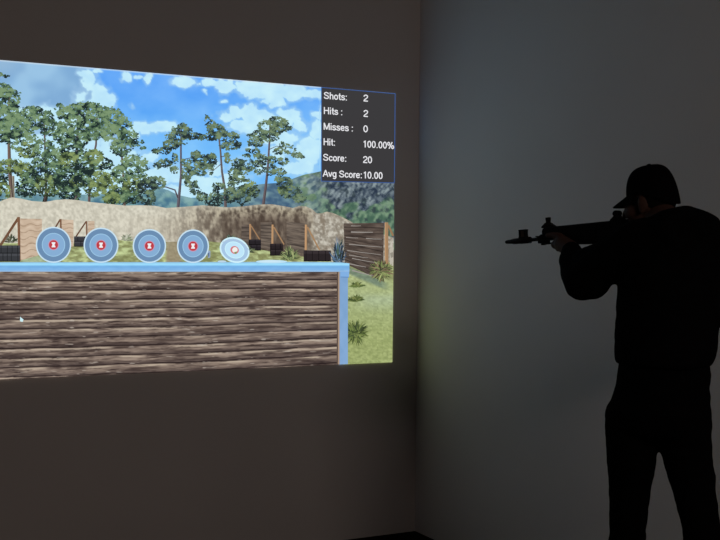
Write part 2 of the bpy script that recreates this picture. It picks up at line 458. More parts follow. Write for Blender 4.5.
TREES = [
 # trunk polylines [(pts, w0, w1, colour)], foliage blobs
 ([([(9, 90), (8.6, 130), (9.5, 165), (12, 206)], 1.8, 4.4, (118, 100, 92)), ([(12.6, 176), (13, 206)], 3.6, 3.8, (164, 156, 138))],
  [(1, 92, 9, 8, 0, 0), (7, 100, 11, 11, 0, .02), (4, 117, 18, 10, 0, .05), (14, 127, 14, 10, 0, .1), (2, 134, 14, 7, 0, -.1), (22, 140, 13, 9, 0, .08), (28, 150, 10, 7, 1, 0), (9, 166, 14, 6, 1, -.08), (24, 170, 9, 6, 1, .05), (2, 178, 5, 9, 0, -.3), (3, 192, 6, 9, 1, -.02), (6, 76, 3, 1.4, 0, -.3), (0, 74.5, 2, 2, 0, -.3), (27, 188, 10, 8, 0, -.3)]),
 ([([(44, 115), (45, 150), (46, 185), (45, 206)], 1.4, 2.6, (104, 88, 88)), ([(44, 205), (47, 192), (56, 178)], 5, 2, (44, 46, 40))],
  [(30, 112, 7, 5, 0, -.15), (37, 110, 5, 3, 0, -.2), (36, 122, 10, 7, 0, .08), (46, 118, 7, 6, 0, -.05), (50, 128, 10, 7, 0, .05), (44, 148, 9, 8, 0, .1), (53, 158, 9, 8, 0, -.1), (37, 168, 6, 9, 0, -.25), (55, 172, 10, 8, 0, -.2), (48, 186, 11, 9, 1, -.2), (31, 178, 8, 6, 0, -.2), (58, 186, 8, 8, 0, -.25)]),
 ([([(78, 110), (77, 150), (75.5, 180), (76, 206)], 1.6, 3.4, (112, 100, 104))],
  [(59, 108, 3.4, 4, 0, -.15), (66, 114, 8, 6, 0, .05), (75, 108, 6, 4, 0, 0), (83, 110, 9, 7, 0, .05), (72, 124, 11, 8, 0, .05), (64, 136, 10, 7, 0, .1), (78, 138, 10, 8, 0, -.1), (72, 150, 11, 8, 0, -.15), (69, 160, 9, 7, 1, .02), (66, 178, 11, 9, 0, -.28), (77, 182, 7, 5, 1, .05), (70, 194, 9, 7, 0, -.25)]),
 ([([(97, 118), (96, 145), (90, 172), (89, 206)], 1.5, 2.8, (110, 96, 96))],
  [(88, 106, 5, 3.4, 0, -.1), (94, 108, 6, 4.5, 0, 0), (98, 118, 11, 9, 0, .02), (86, 124, 8, 6, 0, -.2), (92, 132, 9, 7, 0, .08), (94, 158, 9, 7, 1, .08), (86, 166, 10, 8, 0, -.2), (103, 164, 9, 5, 0, -.22), (85, 178, 10, 8, 0, -.2), (101, 180, 9, 8, 1, -.05), (94, 190, 8, 6, 1, -.05)]),
 ([([(121, 130), (122, 160), (124, 185), (124.5, 206)], 1.4, 2.8, (114, 96, 88))],
  [(104, 112, 6, 5, 0, 0), (112, 118, 10, 9, 0, .08), (122, 126, 9, 8, 0, .06), (128, 136, 8, 6, 0, .02), (115, 134, 12, 8, 0, .1), (121, 148, 9, 7, 0, .08), (134, 143, 6, 3, 0, -.15), (142, 142, 2, 1.5, 0, -.2), (143, 148, 2.5, 1.5, 0, -.2), (134, 162, 11, 6, 0, .08), (142, 167, 6, 4, 0, 0), (122, 174, 9, 8, 0, .05), (107, 186, 9, 9, 1, .12), (133, 186, 9, 7, 1, .06), (138, 178, 8, 6, 0, -.15), (118, 196, 9, 7, 0, -.25), (131, 197, 9, 6, 0, -.2), (112, 199, 7, 6, 1, .05)]),
 ([([(181, 128), (180.8, 150), (181, 175), (179.5, 192), (178, 208)], 1.2, 3.2, (104, 98, 108)), ([(178, 198), (175, 190), (166, 187), (160, 187)], 1.8, .8, (96, 90, 98)), ([(181, 160), (190, 158), (200, 154)], .9, .5, (96, 90, 98))],
  [(182, 125.5, 4, 2.6, 2, 0), (182, 130, 9, 3.6, 2, .08), (178, 136, 11, 4.5, 2, .12), (193, 136, 9, 3.2, 2, .05), (201, 138.5, 3, 1.6, 2, -.05), (181, 142, 6, 3, 2, .05), (171, 145, 7, 5, 2, -.1), (162, 151, 8, 3.5, 2, -.12), (155, 151, 3, 2, 2, -.15), (165, 163, 7, 4, 2, -.15), (157, 166, 4, 3, 2, -.2), (175, 158, 2.6, 5, 2, .1), (196, 155, 5, 4, 2, -.1), (202, 160, 8, 5, 2, -.05), (210, 160, 6, 6, 2, -.15), (199, 169, 9, 6, 2, .1), (208, 170, 5, 5, 2, -.1), (186, 162, 5, 3.5, 2, .1), (187, 174, 5, 8, 2, .15), (174, 170, 4, 3.5, 2, 0), (191, 183, 6, 4, 2, 0), (195, 190, 5, 4.5, 2, -.1), (157, 183, 8, 6, 2, -.1), (147, 186, 9, 9, 2, -.2), (147, 198, 8, 7, 2, -.25), (202, 197, 5, 4, 2, 0)]),
 ([([(218.5, 135), (220.5, 152), (222, 172), (225, 190), (225.5, 207)], 1.2, 3, (110, 100, 100)), ([(221, 164), (214, 170), (208, 171)], .8, .4, (100, 92, 96)), ([(220, 157), (226, 156), (228, 153)], .9, .6, (100, 92, 96))],
  [(206.5, 118.5, 2.6, 3, 2, 0), (210, 123, 5, 3.6, 2, .05), (216, 129, 8, 4.6, 2, .1), (212, 136, 8, 4, 2, 0), (222, 134, 7, 4, 2, .08), (228, 137, 10, 5, 2, .12), (230, 146, 9, 3.5, 2, .08), (238, 144, 3, 2.5, 2, -.1), (227, 158, 3, 5, 2, .05), (212, 160, 4, 6, 2, -.2), (238, 163, 6, 4, 2, -.12), (247, 166, 8, 5, 2, -.15), (240, 171, 9, 3.5, 2, -.2), (235, 174, 6, 5, 2, -.05), (238, 184, 9, 8, 2, .05), (248, 188, 8, 7, 1, -.12), (231, 195, 8, 7, 2, -.1), (219, 186, 6, 3, 2, -.12), (216, 191, 3, 2, 2, -.2), (214, 200, 8, 6, 2, -.2), (243, 199, 7, 6, 2, -.15)]),
 ([([(270, 122), (269.5, 140), (268, 165), (266, 185), (263, 207)], 1.2, 3, (106, 94, 98)), ([(268, 150), (277, 146), (288, 152)], .8, .5, (100, 92, 96))],
  [(276, 121, 7, 4, 2, .05), (284, 123, 4, 4, 2, .05), (268, 126, 9, 6, 2, .1), (279, 129, 8, 5, 2, .1), (289, 128, 3, 2.5, 2, -.05), (258, 133, 7, 4, 2, .02), (250, 136, 3, 2, 2, -.1), (270, 136, 8, 5, 2, .1), (256, 142, 7, 5, 2, 0), (252, 152, 7, 4, 2, -.08), (247, 155, 3.5, 2, 2, -.1), (259, 160, 8, 6, 2, -.05), (272, 160, 4, 4, 2, .05), (258, 172, 4, 2.5, 2, -.05), (270, 170, 7, 5, 2, .12), (282, 145, 3, 3, 2, -.05), (278, 151, 5, 3, 2, .05), (289, 149, 6, 4.5, 2, .1), (297, 155, 5, 2.5, 2, .05), (302, 157, 2.6, 1.4, 2, -.05), (283, 161, 5, 4, 2, .1), (281, 172, 5, 3, 2, .1), (285, 182, 7, 5, 2, .1), (290, 192, 9, 6, 2, .05), (284, 190, 6, 4, 1, -.1), (279, 180, 4, 4, 2, .1), (300, 198, 6, 4, 2, 0), (255, 192, 4, 5, 2, -.1)]),
 ([([(-40, 95), (-41, 150), (-40, 206)], 1.8, 3.6, (112, 98, 92))],
  [(-40, 100, 16, 10, 0, .05), (-30, 118, 18, 12, 0, .05), (-52, 122, 16, 12, 0, 0), (-38, 140, 22, 10, 0, -.05), (-22, 160, 14, 10, 1, 0), (-50, 165, 16, 12, 0, -.1), (-32, 188, 18, 10, 1, -.15)]),
 ([([(-100, 92), (-101, 150), (-99, 204)], 1.8, 3.8, (112, 98, 92))],
  [(-100, 96, 15, 10, 0, .05), (-88, 116, 18, 12, 0, 0), (-114, 120, 18, 12, 0, .05), (-98, 142, 24, 11, 0, -.05), (-78, 162, 14, 10, 1, 0), (-118, 166, 18, 12, 0, -.1), (-94, 188, 20, 10, 1, -.15)]),
]
for i, (trunks, blobs) in enumerate(TREES):
    mid = [p for t in trunks for p in t[0]]
    node = empty('tree', (0, 0, 0)); node.parent = PIC
    T = Flat()
    for pts, w0, w1, c in trunks:
        T.line(pts, w0, c, 0, w1)
        T.line([(x + w1 * .22, y) for x, y in pts], w0 * .35, tuple(k * .72 for k in c), .15, w1 * .35)
    T.build('trunk', node, 4 + i * 1.2)
    foliage(blobs, 100 + i, dens=1.7 if i < 5 or i > 7 else 1.9, size=.98 if i < 5 or i > 7 else .9, HOLE=.34 if i < 5 or i > 7 else .36, grow=1.1 if i < 5 or i > 7 else 1.04).build('foliage', node, 4.4 + i * 1.2)

# --- sandy berm, grass
LB = 18
berm_top = interp([(XL, 203), (-60, 199), (0, 201.5), (6, 199), (12, 197.3), (20, 198.5), (32, 201), (45, 202), (56, 200), (66, 199.2), (78, 200.2), (90, 202), (110, 204),
                   (125, 205.6), (140, 205.2), (155, 205.8), (166, 208), (182, 207), (203, 205.2), (214, 206.4), (228, 207.4), (243, 206.4), (258, 204.6), (272, 204.2), (284, 206.2),
                   (293, 208), (299, 206), (306, 206.4), (312, 209), (317, 213.5), (321, 213.4), (327, 211.6), (333, 213), (341, 216.5), (350, 221), (356, 225), (394, 238)])


def berm_col(x, y):
    d = y - berm_top(x)
    xx = x + (fbm(x / 8, y / 14, 3, 5) - .5) * 5
    st = fbm(xx / 2.6, y / 9, 4, 111)
    bl = fbm(x / 2.2, y / 2.2, 4, 117)
    lite = mix((190, 186, 170), (224, 220, 203), sstep(.25, .75, bl * .7 + st * .3))
    dark = mix((78, 68, 60), (182, 172, 150), sstep(.30, .72, st * .55 + bl * .5))
    t = sstep(140, 245, x)
    c = mix(lite, dark, t)
    c = mix(c, mix((138, 126, 110), (202, 194, 174), sstep(.25, .75, st)), sstep(90, 200, x) * sstep(5, 16, d) * .4)
    shade = sstep(205, 250, x) * sstep(4, 17, d) * (1 - sstep(302, 314, x))
    c = mix(c, mix((58, 48, 44), (108, 92, 80), st), shade * .72)
    c = mix(c, (72, 60, 52), sstep(.50, .64, fbm(x / 9, y / 15, 4, 125)) * sstep(190, 215, x) * sstep(312, 300, x) * sstep(2, 8, d) * .6)
    c = mix(c, (204, 198, 180), sstep(4, .5, d) * .5)
    rock = mix((146, 138, 124), (202, 197, 184), sstep(.25, .75, bl))
    rock = mix(rock, (124, 110, 94), sstep(.55, .7, fbm((x - 327) / 3, (y - 212) / 5, 3, 127)) * .5)
    r = sstep(306, 318, x) * sstep(0, 3, d)
    c = mix(c, rock, r)
    c = mix(c, (100, 92, 82), sstep(.56, .72, fbm(x / 1.8, y / 1.8, 3, 121)) * sstep(290, 310, x) * sstep(365, 330, x) * .35 * sstep(5, 14, d))
    return c


grid('sand_berm', PIC, XL, 393.6, berm_top, 262, 1.0, 1.0, berm_col, LB)
gr_top = interp([(XL, 243), (0, 243), (70, 244), (95, 240), (112, 239), (128, 241), (160, 242), (205, 241), (225, 243), (262, 250), (300, 256), (344, 264), (394, 262)])


def grass_col(x, y):
    n = fbm(x / 5, y / 2.2, 4, 131); m = fbm(x / 14, y / 6, 3, 137)
    fine = fbm(x / 1.6, y / 1.4, 2, 139)
    c = mix((134, 138, 92), (192, 206, 150), sstep(.25, .75, n))
    c = mix(c, (126, 130, 86), sstep(.5, .66, m) * .6)
    c = mix(c, mix((150, 162, 112), (182, 194, 142), n * .6 + fine * .4), sstep(338, 346, x) * sstep(274, 284, y))
    c = mix(c, (152, 138, 116), sstep(164, 168, x) * sstep(184, 179, x) * .85)
    c = mix(c, (172, 188, 160), sstep(345, 375, x) * sstep(290, 300, y) * sstep(318, 300, y) * .6)
    low = sstep(290, 345, y)
    c = mix(c, mix((134, 148, 90), (176, 186, 128), n * .5 + fine * .5), low)
    c = mix(c, (172, 188, 158), sstep(18, 24, x) * sstep(50, 40, x) * sstep(254, 258, y) * .8 * (y < 265))
    c = mix(c, (104, 124, 112), sstep(344, 352, x) * sstep(1.5, 4, y - (262 + (x - 344) * .42)) * sstep(12, 8, y - (262 + (x - 344) * .42)) * sstep(392, 378, x) * .75)
    return c * (.9 + .2 * fine[:, None])


GR_R = lambda y: RIGHT(y) - .2
# the meadow, with a right edge that follows the picture's slightly slanted border
def meadow():
    ny, nx = 120, 440
    v = np.linspace(0, 1, ny); u = np.linspace(0, 1, nx)
    x_ = XL + (393.6 - XL) * u
    t = gr_top(x_); b = np.where(x_ < 342, 300.0, BOT(x_))
    X = np.repeat(x_[:, None], ny, 1); Y = t[:, None] * (1 - v) + b[:, None] * v
    X = np.minimum(X, GR_R(Y))
    px, py = X.ravel(), Y.ravel()
    idx = np.arange(nx * ny).reshape(nx, ny)
    f = np.stack([idx[:-1, :-1], idx[:-1, 1:], idx[1:, 1:], idx[1:, :-1]], -1).reshape(-1, 4)
    flat_mesh('grass_ground', px, py, f.tolist(), lin(np.clip(grass_col(px, py), 0, 255)), LB + 1, PIC)


meadow()

# --- plank walls, blocks, shrubs in the picture
L2 = LB + 2


def plank_patch(node, name, quad, n, c0, c1, gap, seed, layer, waves=0.0):
    """A board panel filling the quad (tl, tr, br, bl) with n boards, dark joints and grain."""
    tl, tr, br, bl = [np.array(q, float) for q in quad]
    W = max(np.linalg.norm(tr - tl), np.linalg.norm(br - bl)); H = max(np.linalg.norm(bl - tl), np.linalg.norm(br - tr))
    nx = max(6, int(W / .8)); ny = max(8, int(H / .55))
    u = np.repeat(np.linspace(0, 1, nx)[:, None], ny, 1); v = np.repeat(np.linspace(0, 1, ny)[None], nx, 0)
    P = (tl[None, None] * ((1 - u) * (1 - v))[..., None] + tr * (u * (1 - v))[..., None] + br * (u * v)[..., None] + bl * ((1 - u) * v)[..., None]).reshape(-1, 2)
    uu, vv = u.ravel(), v.ravel()
    w = vv * n + np.sin(uu * W / 2.2 + seed) * waves
    fr = w - np.floor(w)
    g = fbm(uu * W / 9 + np.floor(w) * 7, fr * 3 + seed, 4, seed)
    c = mix(c0, c1, g)
    c = mix(c, gap, sstep(.78, .96, fr) * .85)
    idx = np.arange(nx * ny).reshape(nx, ny)
    f = np.stack([idx[:-1, :-1], idx[:-1, 1:], idx[1:, 1:], idx[1:, :-1]], -1).reshape(-1, 4)
    return flat_mesh(name, P[:, 0], P[:, 1], f.tolist(), lin(np.clip(c, 0, 255)), layer, node)


def range_wall(label, quad, n, c0, c1, gap, seed, post, brace, pc, waves=0.0, dl=0.0):
    node = empty('plank_wall', (0, 0, 0)); node.parent = PIC
    tag(node, label)
    plank_patch(node, 'plank_panel', quad, n, c0, c1, gap, seed, L2 + dl, waves)
    if post:
        F = Flat(); F.line(post[0], post[1], pc, 0); F.line([(x - post[1] * .3, y) for x, y in post[0]], post[1] * .3, tuple(k * 1.15 for k in pc), .2)
        F.build('post', node, L2 + dl + 1.2)
    if brace:
        F = Flat(); F.line(brace[0], brace[1], tuple(k * .92 for k in pc), 0); F.build('brace', node, L2 + dl + 1.0)
    return node


PINK0, PINK1, PG = (184, 160, 136), (220, 200, 178), (158, 134, 112)
range_wall('large pale plank wall', [(20, 218.5), (42, 219), (41.5, 254.5), (20.5, 260.5)], 6, PINK0, PINK1, PG, 3, ([(18.6, 217), (19.4, 261)], 2.6), ([(18.6, 217.6), (0, 246)], 2.6), (122, 88, 66), .16)
range_wall('middle pale plank wall', [(61.5, 219.4), (73.5, 220), (73.4, 246.5), (61, 248)], 6, PINK0, PINK1, PG, 4, ([(60.6, 219), (61, 236)], 1.8), ([(60.2, 219.4), (54.5, 229)], 1.6), (118, 86, 66), .16)
range_wall('small pale plank wall', [(88, 221), (94.5, 221), (94.5, 238), (87.6, 238)], 4, PINK0, PINK1, PG, 5, ([(86.6, 221), (86.8, 236)], 1.6), ([(86.2, 221.4), (76, 236.6)], 1.5), (118, 88, 70), .12)
BR0, BR1, BG = (66, 58, 54), (134, 120, 108), (40, 35, 34)
range_wall('small dark plank wall', [(241.5, 224.6), (249, 224.6), (249, 246), (241.5, 246)], 6, BR0, BR1, BG, 6, ([(250.2, 224), (250.2, 239.5)], 1.6), ([(251, 225.6), (260, 240)], 1.2), (172, 134, 98))
range_wall('middle dark plank wall', [(260.5, 222.4), (272, 222.4), (272, 250), (261, 248)], 8, BR0, (140, 126, 112), BG, 7, ([(272.6, 224.6), (272.4, 243.6)], 1.9), ([(273.8, 227), (284, 244.4)], 1.3), (180, 142, 104))
range_wall('large dark plank wall beside the sand heap', [(286.5, 221.5), (305, 223.5), (305, 254), (287, 250)], 9, BR0, (140, 126, 112), BG, 8, ([(306, 224.6), (305.8, 250)], 2.2), ([(307.4, 227), (319.6, 250)], 1.5), (180, 142, 104))
range_wall('slatted dark wall at the right edge', [(343.6, 223.4), (384, 222.8), (383, 281.5), (345, 263.5)], 10, (54, 45, 41), (122, 108, 98), (36, 30, 28), 9, ([(386.4, 222.4), (386.6, 264)], 3.6), ([(388.2, 225), (393.2, 236)], 2), (164, 130, 96))
F = Flat()      # daylight through the slatted wall's gaps
for (x0, x1, y, w) in [(351, 361, 225.8, .8), (351, 373, 232.0, 1.3), (366, 382, 238.4, .9), (346, 358, 237.4, .7), (349, 382, 244.2, .9), (347, 381, 250.4, .8), (352, 380, 258.4, .8), (349, 368, 255, .8), (346, 366, 263, 1.1), (352, 374, 270.4, 1.4)]:
    s = max(.0, (y - 230) * .0062)
    F.line([(x0, y), ((x0 + x1) / 2, y + (x1 - x0) / 2 * s + .15), (x1, y + (x1 - x0) * s)], w * .9, (158, 152, 146), 0, w * .5)
wn = [o for o in bpy.data.objects if o.get('label') == 'slatted dark wall at the right edge'][0]
F.build('daylight_gap', wn, L2 + 1.4)


def tyre_block(label, x0, y0, x1, y1, rows, c, seed):
    r = random.Random(seed)
    F = Flat()
    F.poly([(x0, y0), (x1, y0), (x1, y1), (x0, y1)], c)
    h = (y1 - y0) / rows
    for k in range(rows):
        F.poly([(x0, y0 + k * h), (x1, y0 + k * h), (x1, y0 + k * h + h * .3), (x0, y0 + k * h + h * .3)], tuple(q * 1.2 + 3 for q in c), .1)
        F.line([(x0, y0 + k * h + h * .95), (x1, y0 + k * h + h * .95)], .8, tuple(q * .45 for q in c), .15)
        x = x0 + r.random() * 4
        while x < x1 - 1:
            F.line([(x, y0 + k * h), (x, y0 + k * h + h)], .6, tuple(q * .55 for q in c), .2); x += r.uniform(4, 7)
    o = F.build('tyre_stack', PIC, L2 + 1.6); tag(o, label)


tyre_block('dark tyre stack at the left edge', -6, 245.4, 20, 261.6, 2, (58, 60, 64), 1)
tyre_block('tyre stack between the two pale walls', 74, 236.4, 87, 246.6, 2, (58, 58, 62), 2)
tyre_block('smallest tyre stack on the right', 248.6, 239.4, 261, 250.4, 2, (40, 36, 40), 3)
tyre_block('middle tyre stack on the right', 270, 243.6, 283, 255.6, 2, (42, 36, 38), 4)
tyre_block('wide tyre stack beside the blue plant', 303.6, 250.4, 331, 261.4, 1, (44, 38, 40), 5)


def shrub(label, cx, cy, rx, ry, n, cols, seed, layer, up=1.0):
    r = random.Random(seed); F = Flat()
    for k in range(n):
        a = r.uniform(0, 2 * math.pi) if up < .5 else r.uniform(-math.pi * 1.02, .02)
        q = r.uniform(.45, 1.05)
        ex, ey = cx + rx * q * math.cos(a), cy + ry * q * math.sin(a)
        sx, sy = cx + rx * .35 * r.uniform(-1, 1), cy + ry * .25 * r.uniform(-.5, .6)
        mx, my = (sx + ex) / 2 + r.uniform(-.8, .8), (sy + ey) / 2 - r.uniform(0, 1.0)
        c = r.choice(cols); k_ = r.uniform(.8, 1.2); c = tuple(q_ * k_ for q_ in c)
        dx, dy = ex - sx, ey - sy; L = math.hypot(dx, dy) or 1; w = r.uniform(.5, 1.0)
        F.poly([(sx, sy), (mx - dy / L * w, my + dx / L * w), (ex, ey), (mx + dy / L * w, my - dx / L * w)], c, .8 * k / n)
    o = F.build('shrub', PIC, layer); tag(o, label)


shrub('flowering shrub behind the brace', 11, 242, 8, 9, 70, [(52, 58, 46), (90, 92, 72), (176, 176, 166), (120, 96, 82), (62, 70, 54)], 1, L2 + .3)
shrub('yellow green yucca', 290, 259, 11, 14, 130, [(118, 134, 88), (160, 168, 116), (78, 94, 64), (58, 64, 48)], 2, L2 + 3.4)
shrub('small shrub beside the fallen target', 249, 252, 8, 7, 40, [(96, 106, 74), (130, 146, 116), (48, 52, 44)], 3, L2 + 3.2)
shrub('teal shrub behind the tilted target', 231, 241, 7, 8, 50, [(110, 136, 120), (66, 72, 60), (84, 96, 70)], 4, L2 + .2)
shrub('blue grey spiky plant', 338.5, 261, 10, 26, 70, [(50, 62, 74), (92, 118, 146), (66, 86, 108), (44, 52, 54), (72, 92, 80), (104, 132, 160)], 5, L2 + 3.6)
shrub('olive shrub in front of the slatted wall', 381, 271, 13, 12, 300, [(112, 122, 76), (142, 152, 98), (84, 92, 58), (124, 108, 84), (60, 64, 48)], 6, L2 + 3.8, 0)
shrub('grass tuft at the ledge corner', 357, 287, 10, 6, 60, [(96, 112, 62), (78, 92, 54), (116, 126, 74)], 7, L2 + 3)
shrub('grass tuft below the corner', 356, 301, 10, 7, 70, [(96, 112, 62), (78, 92, 54), (112, 120, 72)], 8, L2 + 3)
shrub('large round bush on the lawn', 356, 333, 14, 15, 190, [(98, 114, 62), (76, 90, 52), (118, 130, 76), (62, 74, 48)], 9, L2 + 3, 0)
shrub('pale shrub at the foot of the berm', 127, 240, 7, 9, 40, [(170, 172, 156), (120, 130, 104), (146, 150, 128)], 10, L2 + .2)
F = Flat(); F.poly([(389.4, 250), (391, 246.6), (393.4, 247.6), (393.3, 266), (390, 265)], (188, 182, 168)); F.poly([(390, 253), (393.2, 252), (393.2, 257), (391, 258)], (148, 142, 130), .2)
F.build('boulder', PIC, L2 + 2.6)

# --- barrier: blue ledge over a log wall
L3 = L2 + 8
BAR = empty('log_barrier', (0, 0, 0)); BAR.parent = PIC
NP = 11.0
bar_bot = lambda x: np.interp(x, [XL, 0, 200, 340], [386.2, 379.5, 370.7, 364.5]) - .2


def log_col(x, y):
    v = (y - 271.4) / (np.interp(x, [XL, 0, 200, 338], [384, 377.6, 371.2, 363.0]) - 271.4) * NP
    v = v + (fbm(x / 40, y / 30, 2, 201) - .5) * .16
    k = np.floor(v); fr = v - k
    g = fbm(x / 34 + k * 31.7, fr * 4.2 + k * 5, 5, 205)
    g2 = fbm(x / 9 + k * 11, fr * 8 + k, 4, 209)
    big = fbm(x / 55 + k * 3, k * 1.7, 3, 211)
    c = mix((62, 50, 47), (164, 146, 132), sstep(.24, .76, g * .6 + g2 * .4))
    c = mix(c, (132, 114, 102), np.clip(big - .3, 0, 1) * .6)
    c = mix(c, (196, 180, 160), sstep(.05, .14, fr) * sstep(.36, .2, fr) * .85 * sstep(.3, .65, fbm(x / 26 + k * 9, k, 3, 213)))
    c = mix(c, (72, 60, 59), sstep(.55, .85, fr) * .45)
    c = mix(c, (34, 25, 25), np.maximum(sstep(.86, .96, fr), sstep(.06, .0, fr)) * .9 * sstep(.15, .45, fbm(x / 16 + k * 5, k * 3, 3, 215)))
    crack = sstep(.64, .76, fbm(x / 14 + k * 17, fr * 8 + k * 3, 4, 217))
    c = mix(c, (44, 34, 34), crack * .6)
    flake = sstep(.76, .82, fbm(x / 12 + k * 13, fr * 6 + k * 7, 3, 219))
    c = mix(c, (200, 190, 178), flake * .6)
    return c


grid('log_face', BAR, XL, 339.4, 271.2, bar_bot, .9, .5, log_col, L3)
F = Flat()
F.poly([(338.2, 272), (339.8, 272), (339.6, 364.4), (338.0, 364.5)], (170, 146, 124)); F.poly([(336.9, 272), (338.2, 272), (338.0, 364.5), (336.7, 364.6)], (92, 76, 68), .1)
F.build('log_end', BAR, L3 + .5)


def trim_col(x, y):
    n = fbm(x / 5, y / 9, 3, 231)
    return mix((122, 160, 202), (138, 174, 216), n)


grid('side_trim', BAR, 339.6, 347.9, 271, lambda x: BOT(x) - .1, 1, 2, trim_col, L3 + 1)


def ledge_col(x, y):
    d = (y - 262.4) / 9.2
    n = fbm(x / 6, y / 2, 3, 241); nn = fbm(x / 60, y / 10, 3, 245)
    c = mix((158, 222, 255), (118, 176, 228), sstep(.24, .44, d))
    c = mix(c, (132, 184, 234), sstep(.5, .75, d) * .8)
    c = mix(c, (158, 192, 226), sstep(.84, .94, d) * .8)
    c = mix(c, (140, 184, 216), sstep(.16, .0, d) * .8)
    return c + (n[:, None] - .5) * 14


grid('blue_ledge', BAR, XL, 349.4, interp([(XL, 262.4), (0, 262.2), (200, 262.0), (300, 261.8), (340, 262.3), (349.4, 263.4)]), interp([(XL, 271.6), (349.4, 271.8)]), 1.2, .5, ledge_col, L3 + 2)
F = Flat(); F.poly([(340.6, 271.5), (349.3, 271.5), (348.9, 277.6), (340.6, 277.4)], (130, 176, 226)); F.poly([(340.6, 276.6), (348.9, 276.8), (348.9, 277.6), (340.6, 277.4)], (96, 138, 192), .1)
F.build('ledge_end', BAR, L3 + 2.2)

# fallen plates on the ledge
F = Flat(); F.disc(271.5, 261.6, 15.5, 1.7, (190, 226, 244)); F.disc(270, 261.1, 11, .9, (206, 232, 246), .15)
tag(F.build('fallen_plate', PIC, L3 + 4), 'pale plate lying flat on the blue ledge')
F = Flat(); F.disc(222, 261.4, 4.4, 1.0, (190, 214, 230))
tag(F.build('fallen_plate', PIC, L3 + 4), 'small pale sliver lying beside the tilted target')
F = Flat(); F.poly([(207.4, 252), (209, 250.4), (210.4, 251), (210.2, 257.6), (208, 258)], (150, 170, 196)); F.poly([(208.2, 253), (209.3, 252.4), (209.2, 256.6), (208.3, 256.8)], (62, 84, 124), .15)
tag(F.build('target_stand', PIC, L3 + 3.6), 'small grey bracket beside the fourth target')

# --- round targets
L4 = L3 + 5


def target(cx, cy, R, Ry, label, rot=0.0, pale=False):
    node = empty('round_target', (0, 0, 0)); node.parent = PIC; tag(node, label)
    OUT, MID, RIM, IN = ((108, 142, 178), (135, 174, 212), (200, 226, 242), (135, 174, 212)) if not pale else ((166, 198, 228), (192, 230, 250), (210, 242, 252), (192, 230, 250))
    F = Flat(); F.disc(cx, cy, R, Ry, OUT, 0, rot); F.build('face', node, L4)
    F = Flat(); F.ring(cx, cy, R, Ry, 1.35 if not pale else 1.6, RIM, 0, rot); F.build('rim', node, L4 + .6)
    F = Flat(); F.disc(cx, cy, R * .66, Ry * .66, IN if not pale else MID, 0, rot)
    F.ring(cx, cy, R * .66, Ry * .66, .75, (158, 200, 230) if not pale else (206, 244, 254), .2, rot); F.build('inner_ring', node, L4 + .8)
    F = Flat()
    if not pale:
        F.disc(cx, cy, 5.3, 5.4, (196, 152, 182)); F.disc(cx, cy, 4.5, 4.6, (190, 62, 70), .15)
        F.poly([(cx - 1.9, cy - 2.6), (cx + 1.9, cy - 2.6), (cx + 1.6, cy - 1.0), (cx + .8, cy), (cx + 1.7, cy + 1.0), (cx + 2.0, cy + 2.5), (cx - 1.9, cy + 2.5), (cx - 1.6, cy + 1.0), (cx - .9, cy), (cx - 1.6, cy - 1.0)], (240, 240, 244), .3)
    else:
        F.disc(cx, cy, 4.3, 3.9, (212, 122, 128), 0, rot); F.disc(cx + .3, cy - .1, 2.7, 2.8, (240, 240, 236), .15, rot)
        F.poly([(cx - .6, cy + 2.2), (cx + 2.4, cy + 1.4), (cx + 1.6, cy + 4.2), (cx + .2, cy + 3.6)], (128, 150, 96), .3)
    F.build('bullseye', node, L4 + 1.2)
    if pale:
        F = Flat(); F.line([(cx - R * .8, cy - Ry * .62), (cx - R * .1, cy - Ry * .9), (cx + R * .66, cy - Ry * .44), (cx + R * .92, cy + Ry * .02)], .8, (176, 198, 222)); F.build('edge', node, L4 + 1.5)


target(53.5, 244.8, 17.7, 18.0, 'leftmost of the four upright blue targets')
target(101.0, 245.2, 17.4, 17.6, 'second blue target from the left')
target(149.4, 246.0, 16.7, 17.0, 'third blue target from the left')
target(193.0, 246.2, 16.0, 16.8, 'fourth blue target from the left')
target(234.6, 250.0, 15.4, 12.4, 'smaller pale target tipped over on the ledge', math.radians(24), True)

# --- score panel
L5 = L4 + 3
SP = empty('score_panel', (0, 0, 0)); SP.parent = PIC
F = Flat()
F.poly([(321.3, 87.2), (395.5, 93.4), (394.6, 183.2), (321.3, 181.4)], (60, 59, 61))
F.build('panel_background', SP, L5)
F = Flat()
for a, b in [((321.3, 87.4), (395.3, 93.7)), ((395.2, 93.5), (394.4, 183.0)), ((394.6, 182.9), (321.2, 181.1)), ((321.5, 181.2), (321.5, 87.2))]:
    F.line([a, b], .75, (60, 92, 152))
F.build('panel_border', SP, L5 + .5)


def oval(cx, cy, rx, ry, n=20): return [(cx + rx * math.cos(2 * math.pi * k / n), cy + ry * math.sin(2 * math.pi * k / n)) for k in range(n + 1)]


